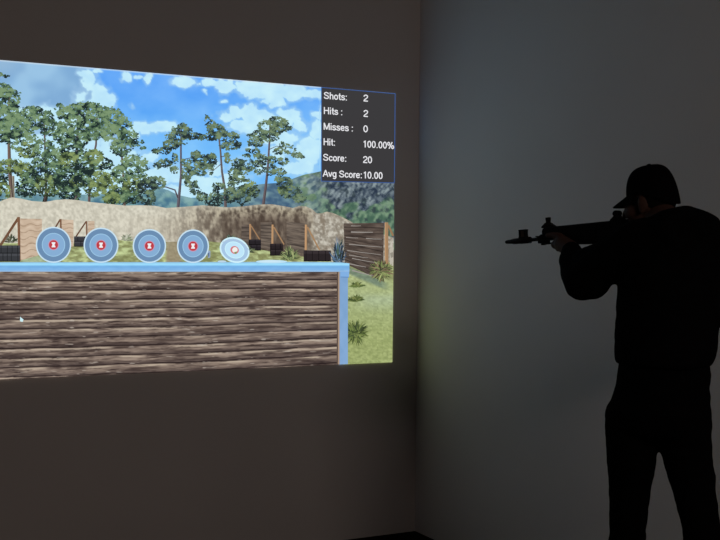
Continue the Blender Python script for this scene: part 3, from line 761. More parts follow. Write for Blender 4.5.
GLYPH = {
 'S': (.72, [[(.61, .72), (.53, .88), (.35, .94), (.17, .88), (.10, .73), (.17, .59), (.35, .52), (.54, .44), (.63, .28), (.55, .12), (.36, .06), (.16, .12), (.07, .29)]]),
 'H': (.75, [[(.11, 0), (.11, 1)], [(.63, 0), (.63, 1)], [(.11, .53), (.63, .53)]]),
 'M': (.86, [[(.11, 0), (.11, 1)], [(.13, .96), (.43, .06)], [(.43, .06), (.73, .96)], [(.75, 1), (.75, 0)]]),
 'A': (.70, [[(.04, 0), (.35, .97)], [(.35, .97), (.66, 0)], [(.15, .32), (.55, .32)]]),
 'i': (.25, [[(.12, 0), (.12, .70)], [(.12, .85), (.12, 1)]]),
 't': (.34, [[(.17, .95), (.17, .17), (.22, .07), (.33, .06)], [(.03, .65), (.32, .65)]]),
 's': (.52, [[(.43, .52), (.37, .63), (.25, .66), (.12, .63), (.08, .52), (.14, .42), (.28, .37), (.42, .29), (.45, .18), (.37, .08), (.25, .06), (.11, .09), (.06, .21)]]),
 'e': (.56, [[(.09, .38), (.47, .38), (.46, .52), (.38, .63), (.28, .66), (.16, .62), (.09, .48), (.08, .34), (.12, .16), (.21, .08), (.30, .06), (.41, .1), (.47, .2)]]),
 'o': (.56, [oval(.28, .36, .20, .30)]),
 'r': (.35, [[(.11, 0), (.11, .71)], [(.11, .45), (.17, .60), (.25, .66), (.35, .64)]]),
 'c': (.51, [[(.45, .49), (.38, .62), (.27, .66), (.15, .61), (.08, .46), (.08, .26), (.15, .11), (.27, .06), (.39, .11), (.46, .24)]]),
 'h': (.56, [[(.11, 0), (.11, 1)], [(.11, .45), (.19, .62), (.31, .66), (.42, .6), (.45, .45), (.45, 0)]]),
 'v': (.50, [[(.04, .7), (.25, .04)], [(.25, .04), (.46, .7)]]),
 'g': (.56, [[(.46, .71), (.46, -.04), (.39, -.18), (.26, -.21), (.11, -.14)], oval(.27, .36, .19, .30)]),
 ':': (.28, [[(.14, 0), (.14, .15)], [(.14, .55), (.14, .70)]]),
 '.': (.28, [[(.14, 0), (.14, .15)]]),
 '2': (.56, [[(.09, .68), (.13, .85), (.28, .94), (.44, .88), (.50, .73), (.45, .57), (.30, .40), (.13, .22), (.08, .07)], [(.05, .07), (.53, .07)]]),
 '0': (.56, [oval(.28, .5, .19, .44)]),
 '1': (.56, [[(.33, 0), (.33, 1)], [(.33, .94), (.24, .82), (.13, .76)]]),
 '%': (.89, [oval(.20, .73, .13, .21, 14), oval(.69, .27, .13, .21, 14), [(.24, 0), (.64, 1)]]),
 ' ': (.28, [])}


def put(body, x0, x1, ybase, cap, name, label):
    F = Flat(); w = sum(GLYPH[ch][0] for ch in body); k = (x1 - x0) / w; sl = .00047 * (269 - ybase); u = 0
    for ch in body:
        for st in GLYPH[ch][1]:
            F.line([(x0 + (u + a) * k, ybase - b * cap + (u + a) * k * sl) for a, b in st], .155 * cap, (232, 232, 236))
        u += GLYPH[ch][0]
    tag(F.build(name, SP, L5 + 1), label)


ROWS = [('Shots:', 323.6, 347.4, 99.4, '2', 363.2, 368.2, 101.6), ('Hits :', 323.5, 342.8, 114.6, '2', 363.2, 368.2, 117.0), ('Misses :', 323.3, 353.4, 130.3, '0', 363.0, 368.2, 132.4),
        ('Hit:', 323.3, 335.4, 145.8, '100.00%', 362.6, 394.2, 147.6), ('Score:', 322.9, 346.8, 161.3, '20', 362.8, 372.3, 163.2), ('Avg Score:', 322.8, 362.4, 177.3, '10.00', 362.8, 382.8, 178.6)]
for (a, ax0, ax1, ay, b, bx0, bx1, by) in ROWS:
    put(a, ax0, ax1, ay - .7, 6.9, 'caption', 'white caption reading ' + a.replace(' :', ':'))
    put(b, bx0, bx1, by - .3, 6.9, 'score_value', 'white figure reading ' + b + ' beside ' + a.replace(' :', '').rstrip(':'))

F = Flat(); F.poly([(20.2, 316.8), (23.6, 319.6), (22.6, 321.9), (20.0, 321.2)], (206, 240, 246)); F.build('mouse_pointer', PIC, L5)


# ------------------------------------------------------------------ solid-shape helpers
def frame_mat(origin, x, y, z):
    return Matrix(((x.x, y.x, z.x, origin.x), (x.y, y.y, z.y, origin.y), (x.z, y.z, z.z, origin.z), (0, 0, 0, 1)))


def capsule(bm, p0, r0, p1, r1, n=20, m=6, squash=None):
    """Tapered limb between two joints with round ends."""
    p0, p1 = Vector(p0), Vector(p1)
    ax = p1 - p0; L = ax.length; ax.normalize()
    a = ax.orthogonal().normalized(); b = ax.cross(a)
    rings = []
    prof = [(-r0 * math.cos(t), r0 * math.sin(t)) for t in [math.pi / 2 * k / m for k in range(m + 1)]]
    prof += [(L + r1 * math.sin(t), r1 * math.cos(t)) for t in [math.pi / 2 * k / m for k in range(m + 1)]]
    for h, r in prof:
        if r < 1e-5:
            rings.append([bm.verts.new(p0 + ax * h)])
        else:
            rings.append([bm.verts.new(p0 + ax * h + (a * math.cos(2 * math.pi * k / n) + b * math.sin(2 * math.pi * k / n)) * r) for k in range(n)])
    for R0, R1 in zip(rings, rings[1:]):
        if len(R0) == 1 and len(R1) == 1: continue
        for k in range(n):
            j = (k + 1) % n
            if len(R0) == 1: bm.faces.new((R0[0], R1[k], R1[j]))
            elif len(R1) == 1: bm.faces.new((R0[k], R0[j], R1[0]))
            else: bm.faces.new((R0[k], R0[j], R1[j], R1[k]))


def chain(bm, pts, n=20):
    for (a, ra), (b, rb) in zip(pts, pts[1:]):
        capsule(bm, a, ra, b, rb, n)


def blob(bm, M, sx, sy, sz, u=24, v=16):
    r = bmesh.ops.create_uvsphere(bm, u_segments=u, v_segments=v, radius=1.0)
    bmesh.ops.transform(bm, matrix=M @ Matrix.Diagonal((sx, sy, sz, 1)), verts=r['verts'])


def loft(bm, secs, n=32):
    """secs: (centre, half width, half depth, width axis, depth axis)."""
    rings = []
    for c, a, b, wx, dx in secs:
        rings.append([bm.verts.new(c + wx * (a * math.cos(2 * math.pi * k / n)) + dx * (b * math.sin(2 * math.pi * k / n))) for k in range(n)])
    for R0, R1 in zip(rings, rings[1:]):
        for k in range(n):
            j = (k + 1) % n
            bm.faces.new((R0[k], R0[j], R1[j], R1[k]))
    bm.faces.new(rings[0]); bm.faces.new(rings[-1])


def fuse(name, bm, voxel, mat, parent, smooth=6, wrinkle=0.0, wscale=18.0, seed=0):
    """One continuous skin round all the volumes in bm."""
    bmesh.ops.recalc_face_normals(bm, faces=bm.faces)
    me = bpy.data.meshes.new(name); bm.to_mesh(me); bm.free()
    tmp = bpy.data.objects.new('tmp', me); COL.objects.link(tmp)
    md = tmp.modifiers.new('fuse', 'REMESH'); md.mode = 'VOXEL'; md.voxel_size = voxel; md.adaptivity = 0
    sm = tmp.modifiers.new('smooth', 'SMOOTH'); sm.factor = 0.5; sm.iterations = smooth
    dg = bpy.context.evaluated_depsgraph_get(); dg.update()
    out = bpy.data.meshes.new_from_object(tmp.evaluated_get(dg))
    bpy.data.objects.remove(tmp); bpy.data.meshes.remove(me)
    n = len(out.vertices)
    co = np.empty(n * 3); out.vertices.foreach_get('co', co); co = co.reshape(-1, 3)
    if wrinkle:
        no = np.empty(n * 3); out.vertex_normals.foreach_get('vector', no); no = no.reshape(-1, 3)
        w = fbm(co[:, 0] * wscale * .6 + co[:, 1] * wscale * .5 + seed, co[:, 2] * wscale * 1.6, 3, seed + 300) - .5
        co = co + no * (w * wrinkle * 2)[:, None]
    if parent is not None:
        co = co - np.array(parent_world(parent))
    out.vertices.foreach_set('co', co.ravel()); out.update()
    out.name = name
    o = bpy.data.objects.new(name, out); COL.objects.link(o)
    out.materials.clear(); out.materials.append(mat)
    out.polygons.foreach_set('use_smooth', [True] * len(out.polygons))
    o.parent = parent
    return o


def solid(name, bm, mat, parent, smooth=False, bevel=0.0):
    bmesh.ops.recalc_face_normals(bm, faces=bm.faces)
    if bevel:
        bmesh.ops.bevel(bm, geom=[e for e in bm.edges if len(e.link_faces) == 2 and e.calc_face_angle(0) > .6], offset=bevel, segments=2, affect='EDGES')
    me = bpy.data.meshes.new(name)
    base = parent_world(parent)
    bmesh.ops.translate(bm, verts=bm.verts, vec=-base)
    bm.to_mesh(me); bm.free()
    o = bpy.data.objects.new(name, me); COL.objects.link(o)
    me.materials.append(mat)
    if smooth: me.polygons.foreach_set('use_smooth', [True] * len(me.polygons))
    o.parent = parent
    return o


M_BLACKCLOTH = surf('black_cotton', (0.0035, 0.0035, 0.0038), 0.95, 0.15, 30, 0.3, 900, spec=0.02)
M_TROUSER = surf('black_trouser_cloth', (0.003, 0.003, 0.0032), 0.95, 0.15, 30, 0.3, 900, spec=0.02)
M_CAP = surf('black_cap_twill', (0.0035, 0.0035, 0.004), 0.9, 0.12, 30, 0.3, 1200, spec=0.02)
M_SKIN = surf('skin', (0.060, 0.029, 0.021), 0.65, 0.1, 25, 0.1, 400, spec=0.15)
M_HAIR = surf('dark_hair', (0.006, 0.005, 0.004), 0.7, 0.2, 60, 0.5, 700, spec=0.05)
M_SHOE = surf('black_shoe_leather', (0.006, 0.006, 0.006), 0.6, 0.1, 30, 0.2, 500, spec=0.1)
M_GUN = surf('black_gun_polymer', (0.005, 0.005, 0.0055), 0.6, 0.1, 40, 0.15, 700, spec=0.06)
M_GUNMETAL = surf('black_gun_steel', (0.006, 0.006, 0.0065), 0.5, 0.1, 40, 0.1, 700, spec=0.08)
M_TAN = surf('brown_sight_insert', (0.10, 0.075, 0.055), 0.5, 0.1, 40, spec=0.1)

# ------------------------------------------------------------------ the rifle
SIGHT = at(617, 221, 3.50)                                  # top of the rail under the rear sight
TARGET_PT = Vector(wall_pts([234], [250], 0)[0])
GX = (TARGET_PT - (SIGHT + Vector((0, 0, 0.03))));  GX.z = GX.z - .012; GX.normalize()     # towards the muzzle
GY = Vector((0, 0, 1)).cross(GX).normalized()               # the shooter's left
GZ = GX.cross(GY).normalized()


def gl(px):
    """Distance along the rail at which it crosses the column px."""
    k = (px - 360.0) / FPX
    return (SIGHT.x - k * SIGHT.y) / (k * GX.y - GX.x)


def gp(x, y, z): return SIGHT + GX * x + GY * y + GZ * z


GUN = empty('rifle', gp(0.02, 0, -0.04))
tag(GUN, 'black carbine rifle held level and aimed at the projected picture', 'rifle')


def gbox(bm, x0, x1, y0, y1, z0, z1, tx0=0.0, tx1=0.0):
    """Box in the rifle's frame; tx0/tx1 lower the top at each end."""
    v = [bm.verts.new(gp(x, y, z)) for x, y, z in ((x0, y0, z0), (x1, y0, z0), (x1, y1, z0), (x0, y1, z0), (x0, y0, z1 - tx0), (x1, y0, z1 - tx1), (x1, y1, z1 - tx1), (x0, y1, z1 - tx0))]
    for f in ((0, 1, 2, 3), (4, 5, 6, 7), (0, 1, 5, 4), (1, 2, 6, 5), (2, 3, 7, 6), (3, 0, 4, 7)):
        bm.faces.new([v[i] for i in f])


def gtube(bm, pts, n=20, y=0.0):
    """Turned profile along the rifle: (x, radius) at height z."""
    rings = []
    for x, r, z in pts:
        rings.append([bm.verts.new(gp(x, y + r * math.cos(2 * math.pi * k / n), z + r * math.sin(2 * math.pi * k / n))) for k in range(n)])
    for R0, R1 in zip(rings, rings[1:]):
        for k in range(n):
            j = (k + 1) % n
            bm.faces.new((R0[k], R0[j], R1[j], R1[k]))
    bm.faces.new(rings[0]); bm.faces.new(rings[-1])


def gprofile(bm, pts, y0, y1):
    """Side outline (x, z) extruded across the rifle."""
    A = [bm.verts.new(gp(x, y0, z)) for x, z in pts]; B = [bm.verts.new(gp(x, y1, z)) for x, z in pts]
    bm.faces.new(A); bm.faces.new(B)
    for k in range(len(pts)):
        j = (k + 1) % len(pts)
        bm.faces.new((A[k], A[j], B[j], B[k]))


BORE = -0.035
LH0, LH1 = gl(598), gl(545.5)           # handguard
LG0, LG1 = gl(544.5), gl(537.5)             # gas block
LM0, LM1 = gl(529), gl(505)             # muzzle device
bm = bmesh.new()
gprofile(bm, [(-.115, -.012), (-.105, -.004), (LH0, -.004), (LH0, -.070), (.045, -.072), (.040, -.082), (-.03, -.082), (-.115, -.062)], -.019, .019)
solid('receiver', bm, M_GUN, GUN, bevel=.002)
bm = bmesh.new()
gprofile(bm, [(LH0 - .002, -.003), (LH1, -.003), (LH1 + .003, -.012), (LH1 + .003, -.040), (LH1 - .050, -.042), (LH1 - .062, -.060), (LH0 - .002, -.068)], -.021, .021)
for k in range(5):
    x = LH0 + .02 + k * (LH1 - LH0 - .03) / 5
    gbox(bm, x, x + .02, .0195, .0225, -.036, -.030); gbox(bm, x, x + .02, -.0225, -.0195, -.036, -.030)
solid('handguard', bm, M_GUN, GUN, bevel=.0015)
bm = bmesh.new()
gbox(bm, -.105, LH1 + .004, -.010, .010, -.005, -.001)
k = -.10
while k < LH1 - .004:
    gbox(bm, k, k + .0055, -.0105, .0105, -.0015, .0022); k += .0105
solid('top_rail', bm, M_GUNMETAL, GUN)
bm = bmesh.new()
gtube(bm, [(LH0, .0085, BORE), (LG0, .0085, BORE), (LG0, .0065, BORE), (LM0 + .004, .0062, BORE)])
solid('barrel', bm, M_GUNMETAL, GUN, True)
bm = bmesh.new()
gprofile(bm, [(LG0 - .012, -.022), (LG0 + .012, -.020), (LG1 - .004, -.028), (LG1 + .006, -.023), (LG1 + .004, -.029), (LG1 - .004, -.026), (LG1 - .004, -.050), (LG0 + .004, -.052), (LG0 - .012, -.050)], -.0105, .0105)
solid('gas_block', bm, M_GUNMETAL, GUN, bevel=.0012)
bm = bmesh.new()
gtube(bm, [(LH1 - .09, .0030, -.0525), (LG0 + .008, .0030, -.0525)], 12); gbox(bm, LG0 + .002, LG0 + .016, -.005, .005, -.0565, -.040)
solid('guide_rod', bm, M_GUNMETAL, GUN, True)
bm = bmesh.new()
gtube(bm, [(LM0 - .004, .0075, BORE), (LM0 - .002, .0112, BORE), (LM0 + (LM1 - LM0) * .36, .0112, BORE), (LM0 + (LM1 - LM0) * .40, .0104, BORE), (LM0 + (LM1 - LM0) * .68, .0096, BORE), (LM0 + (LM1 - LM0) * .74, .0080, BORE), (LM1 - .004, .0062, BORE), (LM1, .0048, BORE)], 24)
solid('muzzle_device', bm, M_GUNMETAL, GUN, True)
# hooded front post on the muzzle
LS0, LS1 = gl(525.4), gl(520.2); LSm = (LS0 + LS1) / 2; hs = (LS1 - LS0) / 2
fs = empty('front_sight', gp(LSm, 0, BORE)); fs.location = gp(LSm, 0, BORE) - GUN.location; fs.parent = GUN
bm = bmesh.new()
gbox(bm, LS0 - .004, LS1 + .004, -.009, .009, BORE + .006, BORE + .012)
for (a, b) in ((LS0 - .003, LS0 + .002), (LS1 - .002, LS1 + .003)):
    gprofile(bm, [(a, BORE + .010), (b, BORE + .010), (b + (.0005 if a < LSm else 0), BORE + .022), (b, BORE + .036), (a, BORE + .036), (a + (.001 if a < LSm else -.001), BORE + .022)], -.008, .008)
gbox(bm, LS0 - .004, LS1 + .004, -.008, .008, BORE + .034, BORE + .0375)
solid('sight_hood', bm, M_GUNMETAL, fs)
bm = bmesh.new(); gbox(bm, LS0 + .001, LS1 - .001, -.003, .003, BORE + .011, BORE + .034)
tag(solid('sight_insert', bm, M_TAN, fs), 'brown insert between the black sight ears')


def flip_sight(x, name, narrow):
    node = empty(name, (0, 0, 0)); node.location = gp(x, 0, 0) - GUN.location; node.parent = GUN
    bm = bmesh.new()
    gprofile(bm, [(x - .024, .001), (x + .024, .001), (x + .022, .006), (x + .012, .013), (x + .008, .017), (x - .008, .017), (x - .014, .012), (x - .024, .006)], -.011, .011)
    solid('sight_base', bm, M_GUNMETAL, node, bevel=.0012)
    bm = bmesh.new()
    if narrow:
        gprofile(bm, [(x - .008, .010), (x + .008, .010), (x + .0062, .022), (x + .0076, .029), (x + .0080, .035), (x - .0076, .035), (x - .0078, .029), (x - .0062, .021)], -.006, .006)
        gprofile(bm, [(x - .034, .000), (x + .022, .000), (x + .020, .008), (x + .008, .014), (x - .008, .015), (x - .020, .009)], -.009, .009)
    else:
        P = [(x + .0125 * math.cos(t), .0235 + .0100 * math.sin(t)) for t in [math.radians(-62 + 304 * k / 22) for k in range(23)]]
        gprofile(bm, [(x - .007, .014), (x + .007, .014)] + P, -.010, .010)
    solid('sight_aperture', bm, M_GUNMETAL, node, bevel=.001)


flip_sight(gl(548), 'forward_sight', True)
flip_sight(gl(617), 'rear_sight', False)
bm = bmesh.new()
gprofile(bm, [(-.045, -.080), (-.008, -.080), (-.020, -.125), (-.032, -.175), (-.070, -.170), (-.060, -.120)], -.014, .014)
solid('pistol_grip', bm, M_GUN, GUN, bevel=.004)
bm = bmesh.new()
gprofile(bm, [(-.008, -.081), (.040, -.081), (.040, -.086), (.030, -.108), (.000, -.108), (-.010, -.088), (-.012, -.081)], -.006, .006)
solid('trigger_guard', bm, M_GUN, GUN)
bm = bmesh.new()
gprofile(bm, [(.046, -.070), (.085, -.068), (.092, -.115), (.104, -.165), (.066, -.172), (.053, -.118)], -.012, .012)
solid('magazine', bm, M_GUN, GUN, bevel=.002)
bm = bmesh.new()
gtube(bm, [(-.112, .015, -.040), (-.21, .015, -.040)])
gprofile(bm, [(-.150, -.022), (-.300, -.020), (-.312, -.030), (-.310, -.130), (-.296, -.135), (-.270, -.095), (-.155, -.062)], -.016, .016)
solid('stock', bm, M_GUN, GUN, bevel=.003)

# ------------------------------------------------------------------ the shooter
TX = Vector((0.97, -0.245, 0)).normalized()      # the shooter's right
TY = Vector((0.245, 0.97, 0)).normalized()       # the way the chest faces
MAN = empty('person', Vector((at(664, 696, 3.25).x, 3.25, 0)))
tag(MAN, 'person in black cap, hooded jacket and trousers aiming a rifle', 'person')

HC = at(650.2, 201.5, 3.42)
HS = 0.885                        # middle of the head
hf = Vector((GX.x, GX.y, 0)).normalized()
hl = Vector((0, 0, 1)).cross(hf).normalized()
pit = math.radians(9)
HF = (hf * math.cos(pit) - Vector((0, 0, 1)) * math.sin(pit)).normalized()
HU = hl.cross(HF) * -1.0
HU = HF.cross(hl).normalized()
HL = hl


def hp(f, l, u): return HC + (HF * f + HL * l + HU * u) * HS


neck_base = at(668, 224, 3.33)
shL = at(634, 237, 3.30); elL = at(580, 284, 3.42)
shR = Vector((shL.x, shL.y, shL.z)) ; shR = at(700, 236, 3.22); elR = Vector((1.12, 3.36, 1.23))
LHND = gl(566)
wrL = gp(LHND - .050, .050, -.080)
palm = gp(LHND - .006, .034, -.060)
wrR = gp(-.085, -.030, -.150); palmR = gp(-.048, -.024, -.118)
pelvis = at(660, 405, 3.27)
hipL = at(634, 420, 3.28); kneeL = at(627, 556, 3.36); ankL = Vector((kneeL.x - .012, kneeL.y + .03, .10))
hipR = at(686, 420, 3.24); kneeR = at(704, 556, 3.18); ankR = Vector((kneeR.x + .045, kneeR.y - .07, .10))


def sec(px, py, d, half_px, b):
    return (at(px, py, d), half_px / FPX * d, b, TX, TY)


# body: one continuous figure
bm = bmesh.new()
loft(bm, [sec(660, 424, 3.27, 44, .10), sec(661, 400, 3.27, 45, .105), sec(663, 370, 3.27, 40, .095), sec(665, 335, 3.27, 41, .10), sec(667, 290, 3.27, 44, .105), sec(668, 255, 3.28, 46, .10), sec(668, 236, 3.29, 40, .085), sec(668, 224, 3.31, 22, .06)])
chain(bm, [(neck_base, .050), (hp(-.030, 0, -.055), .048), (hp(-.01, 0, -.02), .052)])
blob(bm, frame_mat(hp(-.012, 0, .025), HF * HS, HL * HS, HU * HS), .087, .067, .094)
blob(bm, frame_mat(hp(.022, 0, -.055), HF * HS, HL * HS, HU * HS), .066, .054, .066)
blob(bm, frame_mat(hp(.050, 0, -.092), HF * HS, HL * HS, HU * HS), .030, .030, .022)           # chin
blob(bm, frame_mat(hp(.068, 0, .010), HF * HS, HL * HS, HU * HS), .015, .044, .012)            # brow
capsule(bm, hp(.084, 0, .006), .010, hp(.104, 0, -.030), .013, 14)              # nose
blob(bm, frame_mat(hp(.078, 0, -.062), HF * HS, HL * HS, HU * HS), .014, .026, .006, 16, 10)   # upper lip
blob(bm, frame_mat(hp(.076, 0, -.072), HF * HS, HL * HS, HU * HS), .013, .022, .006, 16, 10)   # lower lip
for sgn in (1, -1):
    blob(bm, frame_mat(hp(.045, sgn * .040, -.030), HF * HS, HL * HS, HU * HS), .036, .026, .030)   # cheek
    blob(bm, frame_mat(hp(.080, sgn * .032, -.002), HF * HS, HL * HS, HU * HS), .010, .014, .008, 16, 10)   # eye
    e = Matrix.Rotation(math.radians(16 * sgn), 4, 'Z')
    blob(bm, frame_mat(hp(-.012, sgn * .069, -.012), HF * HS, HL * HS, HU * HS) @ e, .018, .008, .032)    # ear
    blob(bm, frame_mat(hp(-.006, sgn * .070, -.036), HF * HS, HL * HS, HU * HS), .010, .007, .012, 16, 10)
inL = shL + Vector((.022, -.01, -.030)); inR = shR + Vector((-.015, .01, -.030)); inN = neck_base + Vector((.01, -.01, -.035))
chain(bm, [(inN, .045), (inL, .046), (elL, .040), (wrL, .028), (palm, .028)])
chain(bm, [(inN, .045), (inR, .05), (elR, .043), (wrR, .029), (palmR, .028)])
# supporting hand: palm under the handguard, thumb along its side, four fingers round it
for k, (dx, r0) in enumerate(((.030, .0098), (.010, .0102), (-.010, .0098), (-.029, .0086))):
    x = LHND + dx
    ln = (.94, 1.0, .95, .82)[k]
    chain(bm, [(gp(x - .008, .026, -.066), r0 + .002), (gp(x + .004, .004, -.073 - .002 * k), r0 + .001), (gp(x + .008, -.020 * ln, -.071), r0), (gp(x + .010, -.032, -.070 + .026 * ln), r0 - .0008), (gp(x + .010, -.031, -.070 + .044 * ln), r0 - .0018)], 14)
chain(bm, [(gp(LHND - .020, .035, -.054), .015), (gp(LHND + .004, .035, -.034), .0125), (gp(LHND + .030, .033, -.028), .0105), (gp(LHND + .056, .031, -.027), .0085)], 14)
blob(bm, frame_mat(gp(LHND + .002, .030, -.060), GX, GY, GZ), .042, .018, .020)
# firing hand round the grip
for k, dz in enumerate((-.100, -.120, -.139, -.156)):
    chain(bm, [(gp(-.052 - .006 * k, -.026, dz), .0105), (gp(-.020 - .008 * k, -.027, dz), .0100), (gp(-.006 - .008 * k, -.010, dz + .002), .0095), (gp(-.008 - .008 * k, .014, dz + .004), .0085)], 14) if k else \
    chain(bm, [(gp(-.052, -.026, dz), .0105), (gp(-.018, -.024, -.094), .0098), (gp(.008, -.014, -.094), .0090), (gp(.014, .006, -.095), .0080)], 14)
chain(bm, [(gp(-.070, -.018, -.108), .0135), (gp(-.070, .006, -.098), .0115), (gp(-.045, .022, -.096), .0098), (gp(-.024, .024, -.097), .0085)], 14)
chain(bm, [(pelvis, .09), (hipL, .056), (kneeL, .039), (ankL, .034), (Vector((ankL.x - .01, ankL.y + .10, .042)), .020)])
chain(bm, [(pelvis, .09), (hipR, .054), (kneeR, .038), (ankR, .034), (Vector((ankR.x + .035, ankR.y + .09, .042)), .020)])
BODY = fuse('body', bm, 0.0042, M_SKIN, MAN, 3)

# jacket
bm = bmesh.new()
loft(bm, [sec(663, 365, 3.27, 45.5, .13), sec(663.5, 361, 3.27, 47.5, .14), sec(665.5, 348, 3.27, 50, .145), sec(667.8, 318, 3.27, 51, .14), sec(669, 280, 3.27, 50.5, .14), sec(671, 250, 3.27, 52, .13), sec(676, 234, 3.28, 48, .115), sec(679, 224, 3.29, 38, .09), sec(679, 217, 3.30, 26, .07)])
# shoulders and sleeves, baggy at the elbow
midL = shL.lerp(elL, .55)
chain(bm, [(at(666, 236, 3.30), .066), (shL + Vector((.012, 0, -.012)), .066), (midL, .062), (elL + Vector((.006, -.01, .008)), .060), (elL.lerp(wrL, .35), .054), (elL.lerp(wrL, .7), .046), (elL.lerp(wrL, .90), .036)])
capsule(bm, at(590, 276, 3.40), .052, at(622, 260, 3.32), .058)
capsule(bm, at(583, 283, 3.41), .053, at(592, 281, 3.39), .058)
capsule(bm, at(587, 262, 3.43), .047, at(607, 256, 3.36), .050)
capsule(bm, at(582, 270, 3.44), .048, at(600, 268, 3.38), .050)
chain(bm, [(at(684, 228, 3.27), .068), (shR, .074), (elR, .062), (elR.lerp(wrR, .5), .050), (elR.lerp(wrR, .90), .038)])
# hood lying on the back of the neck
chain(bm, [(at(654, 232, 3.25), .030), (at(668, 221.5, 3.22), .036), (at(686, 217, 3.22), .035), (at(699, 221, 3.23), .034)])
chain(bm, [(at(642, 236, 3.36), .032), (at(653, 229.5, 3.33), .038), (at(666, 223, 3.30), .04)])
chain(bm, [(at(664, 232, 3.2), .034), (at(676, 246, 3.17), .03), (at(690, 232, 3.2), .034)])
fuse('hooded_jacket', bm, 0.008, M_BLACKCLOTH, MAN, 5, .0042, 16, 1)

# trousers
bm = bmesh.new()
loft(bm, [sec(664, 362, 3.27, 44, .112), sec(663.6, 368, 3.27, 45, .118), sec(664, 374, 3.27, 46, .12), sec(662, 386, 3.27, 45.5, .122), sec(661, 396, 3.27, 48, .125), sec(658, 412, 3.27, 51.5, .13), sec(657.4, 424, 3.27, 52, .122), sec(657.6, 432, 3.27, 51, .105), sec(658, 438, 3.27, 44, .075), sec(659, 445, 3.27, 20, .05)])
chain(bm, [(at(631.5, 425, 3.28), .079), (at(631.5, 455, 3.29), .0745), (at(629.5, 490, 3.32), .063), (at(627, 530, 3.35), .055), (kneeL, .058), (kneeL.lerp(ankL, .5), .058), (ankL + Vector((0, 0, .02)), .056)])
chain(bm, [(at(682, 425, 3.24), .080), (at(687.5, 455, 3.235), .0735), (at(694, 490, 3.21), .062), (at(702, 530, 3.19), .0535), (kneeR, .060), (kneeR.lerp(ankR, .5), .058), (ankR + Vector((0, 0, .02)), .056)])
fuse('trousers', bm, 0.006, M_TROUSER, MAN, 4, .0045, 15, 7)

# shoes
for a, d in ((ankL, Vector((-.1, 1, 0))), (ankR, Vector((.35, .94, 0)))):
    d.normalize(); l = Vector((0, 0, 1)).cross(d); f = empty('t', (0, 0, 0)); bpy.data.objects.remove(f)
    bm = bmesh.new()
    base = Vector((a.x, a.y, 0))
    O = []
    for (x, w, h) in ((-.075, .028, .075), (-.06, .038, .095), (0, .040, .100), (.06, .044, .075), (.13, .050, .056), (.185, .044, .044), (.215, .026, .030)):
        O.append([bm.verts.new(base + d * x + l * yy + Vector((0, 0, zz))) for yy, zz in ((-w, .012), (-w * 1.04, .03), (-w * .9, h * .7), (-w * .45, h), (w * .45, h), (w * .9, h * .7), (w * 1.04, .03), (w, .012))])
    for A, B in zip(O, O[1:]):
        for k in range(8): bm.faces.new((A[k], A[(k + 1) % 8], B[(k + 1) % 8], B[k]))
    bm.faces.new(O[0]); bm.faces.new(O[-1])
    sh = solid('shoe', bm, M_SHOE, MAN, True)
    bm = bmesh.new()
    P = [(-.08, .03), (-.06, .042), (0, .043), (.06, .046), (.13, .053), (.19, .046), (.222, .024)]
    out = [base + d * x + l * w for x, w in P] + [base + d * x - l * w for x, w in reversed(P)]
    lo = [bm.verts.new(v + Vector((0, 0, .0005))) for v in out]; hi = [bm.verts.new(v + Vector((0, 0, .020))) for v in out]
    bm.faces.new(lo); bm.faces.new(hi)
    for k in range(len(out)): bm.faces.new((lo[k], lo[(k + 1) % len(out)], hi[(k + 1) % len(out)], hi[k]))
    solid('sole', bm, M_SHOE, sh)

M_EYE = surf('eye', (0.06, 0.05, 0.045), 0.3, 0.05, 20, spec=0.2)
for sgn in (1, -1):
    bm = bmesh.new(); blob(bm, frame_mat(hp(.072, sgn * .030, -.004), HF * HS, HL * HS, HU * HS), .013, .014, .009, 18, 12); solid('eye', bm, M_EYE, MAN, True)

# hair: short, dark, below the cap at the back and sides
bm = bmesh.new()
n1, n2 = 40, 14
rows = []
for i in range(n2 + 1):
    u = .014 - .054 * i / n2
    row = []
    for k in range(n1 + 1):
        t = math.radians(62 + (298 - 62) * k / n1)
        back = -math.cos(t)
        uu = u if u > -.005 else -.005 + (u + .005) * max(0.12, min(1, (back + .35) / .9))
        rr = math.sqrt(max(.05, 1 - ((uu - .025) / .100) ** 2))
        g = .0035 * (fbm(np.array([t * 9]), np.array([uu * 160]), 3, 5)[0] - .4)
        row.append(hp(-.012 + (.0915 + g) * rr * math.cos(t), (.0715 + g) * rr * math.sin(t), uu))
    rows.append([bm.verts.new(p) for p in row])
for A, B in zip(rows, rows[1:]):
    for k in range(n1): bm.faces.new((A[k], A[k + 1], B[k + 1], B[k]))
HAIR = solid('hair', bm, M_HAIR, MAN, True)
md = HAIR.modifiers.new('thick', 'SOLIDIFY'); md.thickness = .006; md.offset = -1

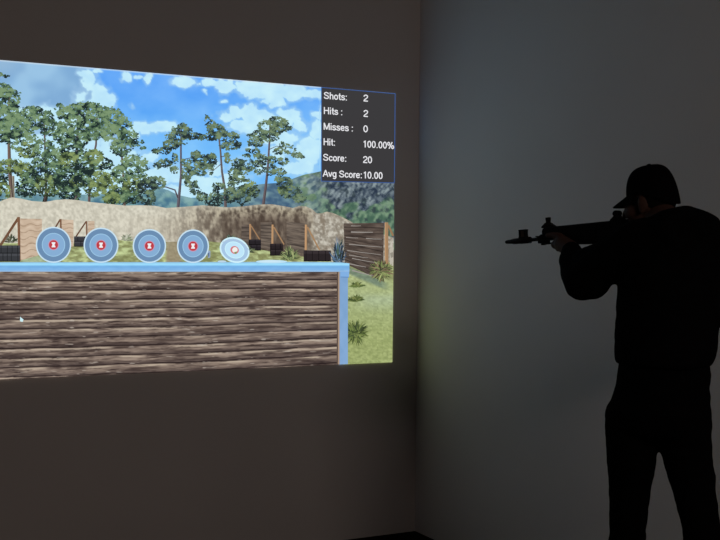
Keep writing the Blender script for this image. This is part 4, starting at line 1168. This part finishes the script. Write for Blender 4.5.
# baseball cap
CAPN = empty('baseball_cap', (0, 0, 0)); CAPN.location = hp(0, 0, .05) - MAN.location; CAPN.parent = MAN
bm = bmesh.new()
n1, n2 = 48, 16
rows = []
for i in range(n2 + 1):
    e = math.pi / 2 * i / n2
    row = []
    for k in range(n1):
        t = 2 * math.pi * k / n1
        c = math.cos(t)
        low = .020 + .008 * c - .040 * max(0, -c)                    # hem: higher at the brow, lower at the back
        r = math.cos(e) ** .56
        seam = .0012 * abs(math.cos(3 * t)) ** 8
        row.append(bm.verts.new(hp(-.013 + (.0955 - seam) * r * c, (.0755 - seam) * r * math.sin(t), low + (.126 - low) * math.sin(e) ** 1.05)) if i < n2 else None)
    rows.append(row)
topv = bm.verts.new(hp(-.013, 0, .127))
for A, B in zip(rows[:-1], rows[1:-1]):
    for k in range(n1): bm.faces.new((A[k], A[(k + 1) % n1], B[(k + 1) % n1], B[k]))
for k in range(n1): bm.faces.new((rows[-2][k], rows[-2][(k + 1) % n1], topv))
cr = solid('crown', bm, M_CAP, CAPN, True)
md = cr.modifiers.new('thick', 'SOLIDIFY'); md.thickness = .003; md.offset = -1
bm = bmesh.new()
rows = []
for i in range(11):
    q = i / 10
    row = []
    for k in range(25):
        t = math.radians(-68 + 136 * k / 24)
        rx, ry = .093 + .070 * q * math.cos(t) ** .6, .0735 + .005 * q
        y = ry * math.sin(t) * (1 - .08 * q)
        row.append(bm.verts.new(hp(-.013 + rx * math.cos(t), y, .030 - .022 * q * (1 + .2 * q) - 2.6 * y * y * (.5 + .5 * q))))
    rows.append(row)
for A, B in zip(rows, rows[1:]):
    for k in range(24): bm.faces.new((A[k], A[k + 1], B[k + 1], B[k]))
br = solid('brim', bm, M_CAP, CAPN, True)
md = br.modifiers.new('thick', 'SOLIDIFY'); md.thickness = .0035; md.offset = 0
bm = bmesh.new(); blob(bm, frame_mat(hp(-.013, 0, .128), HF * HS, HL * HS, HU * HS), .008, .008, .004, 16, 8); solid('button', bm, M_CAP, CAPN, True)
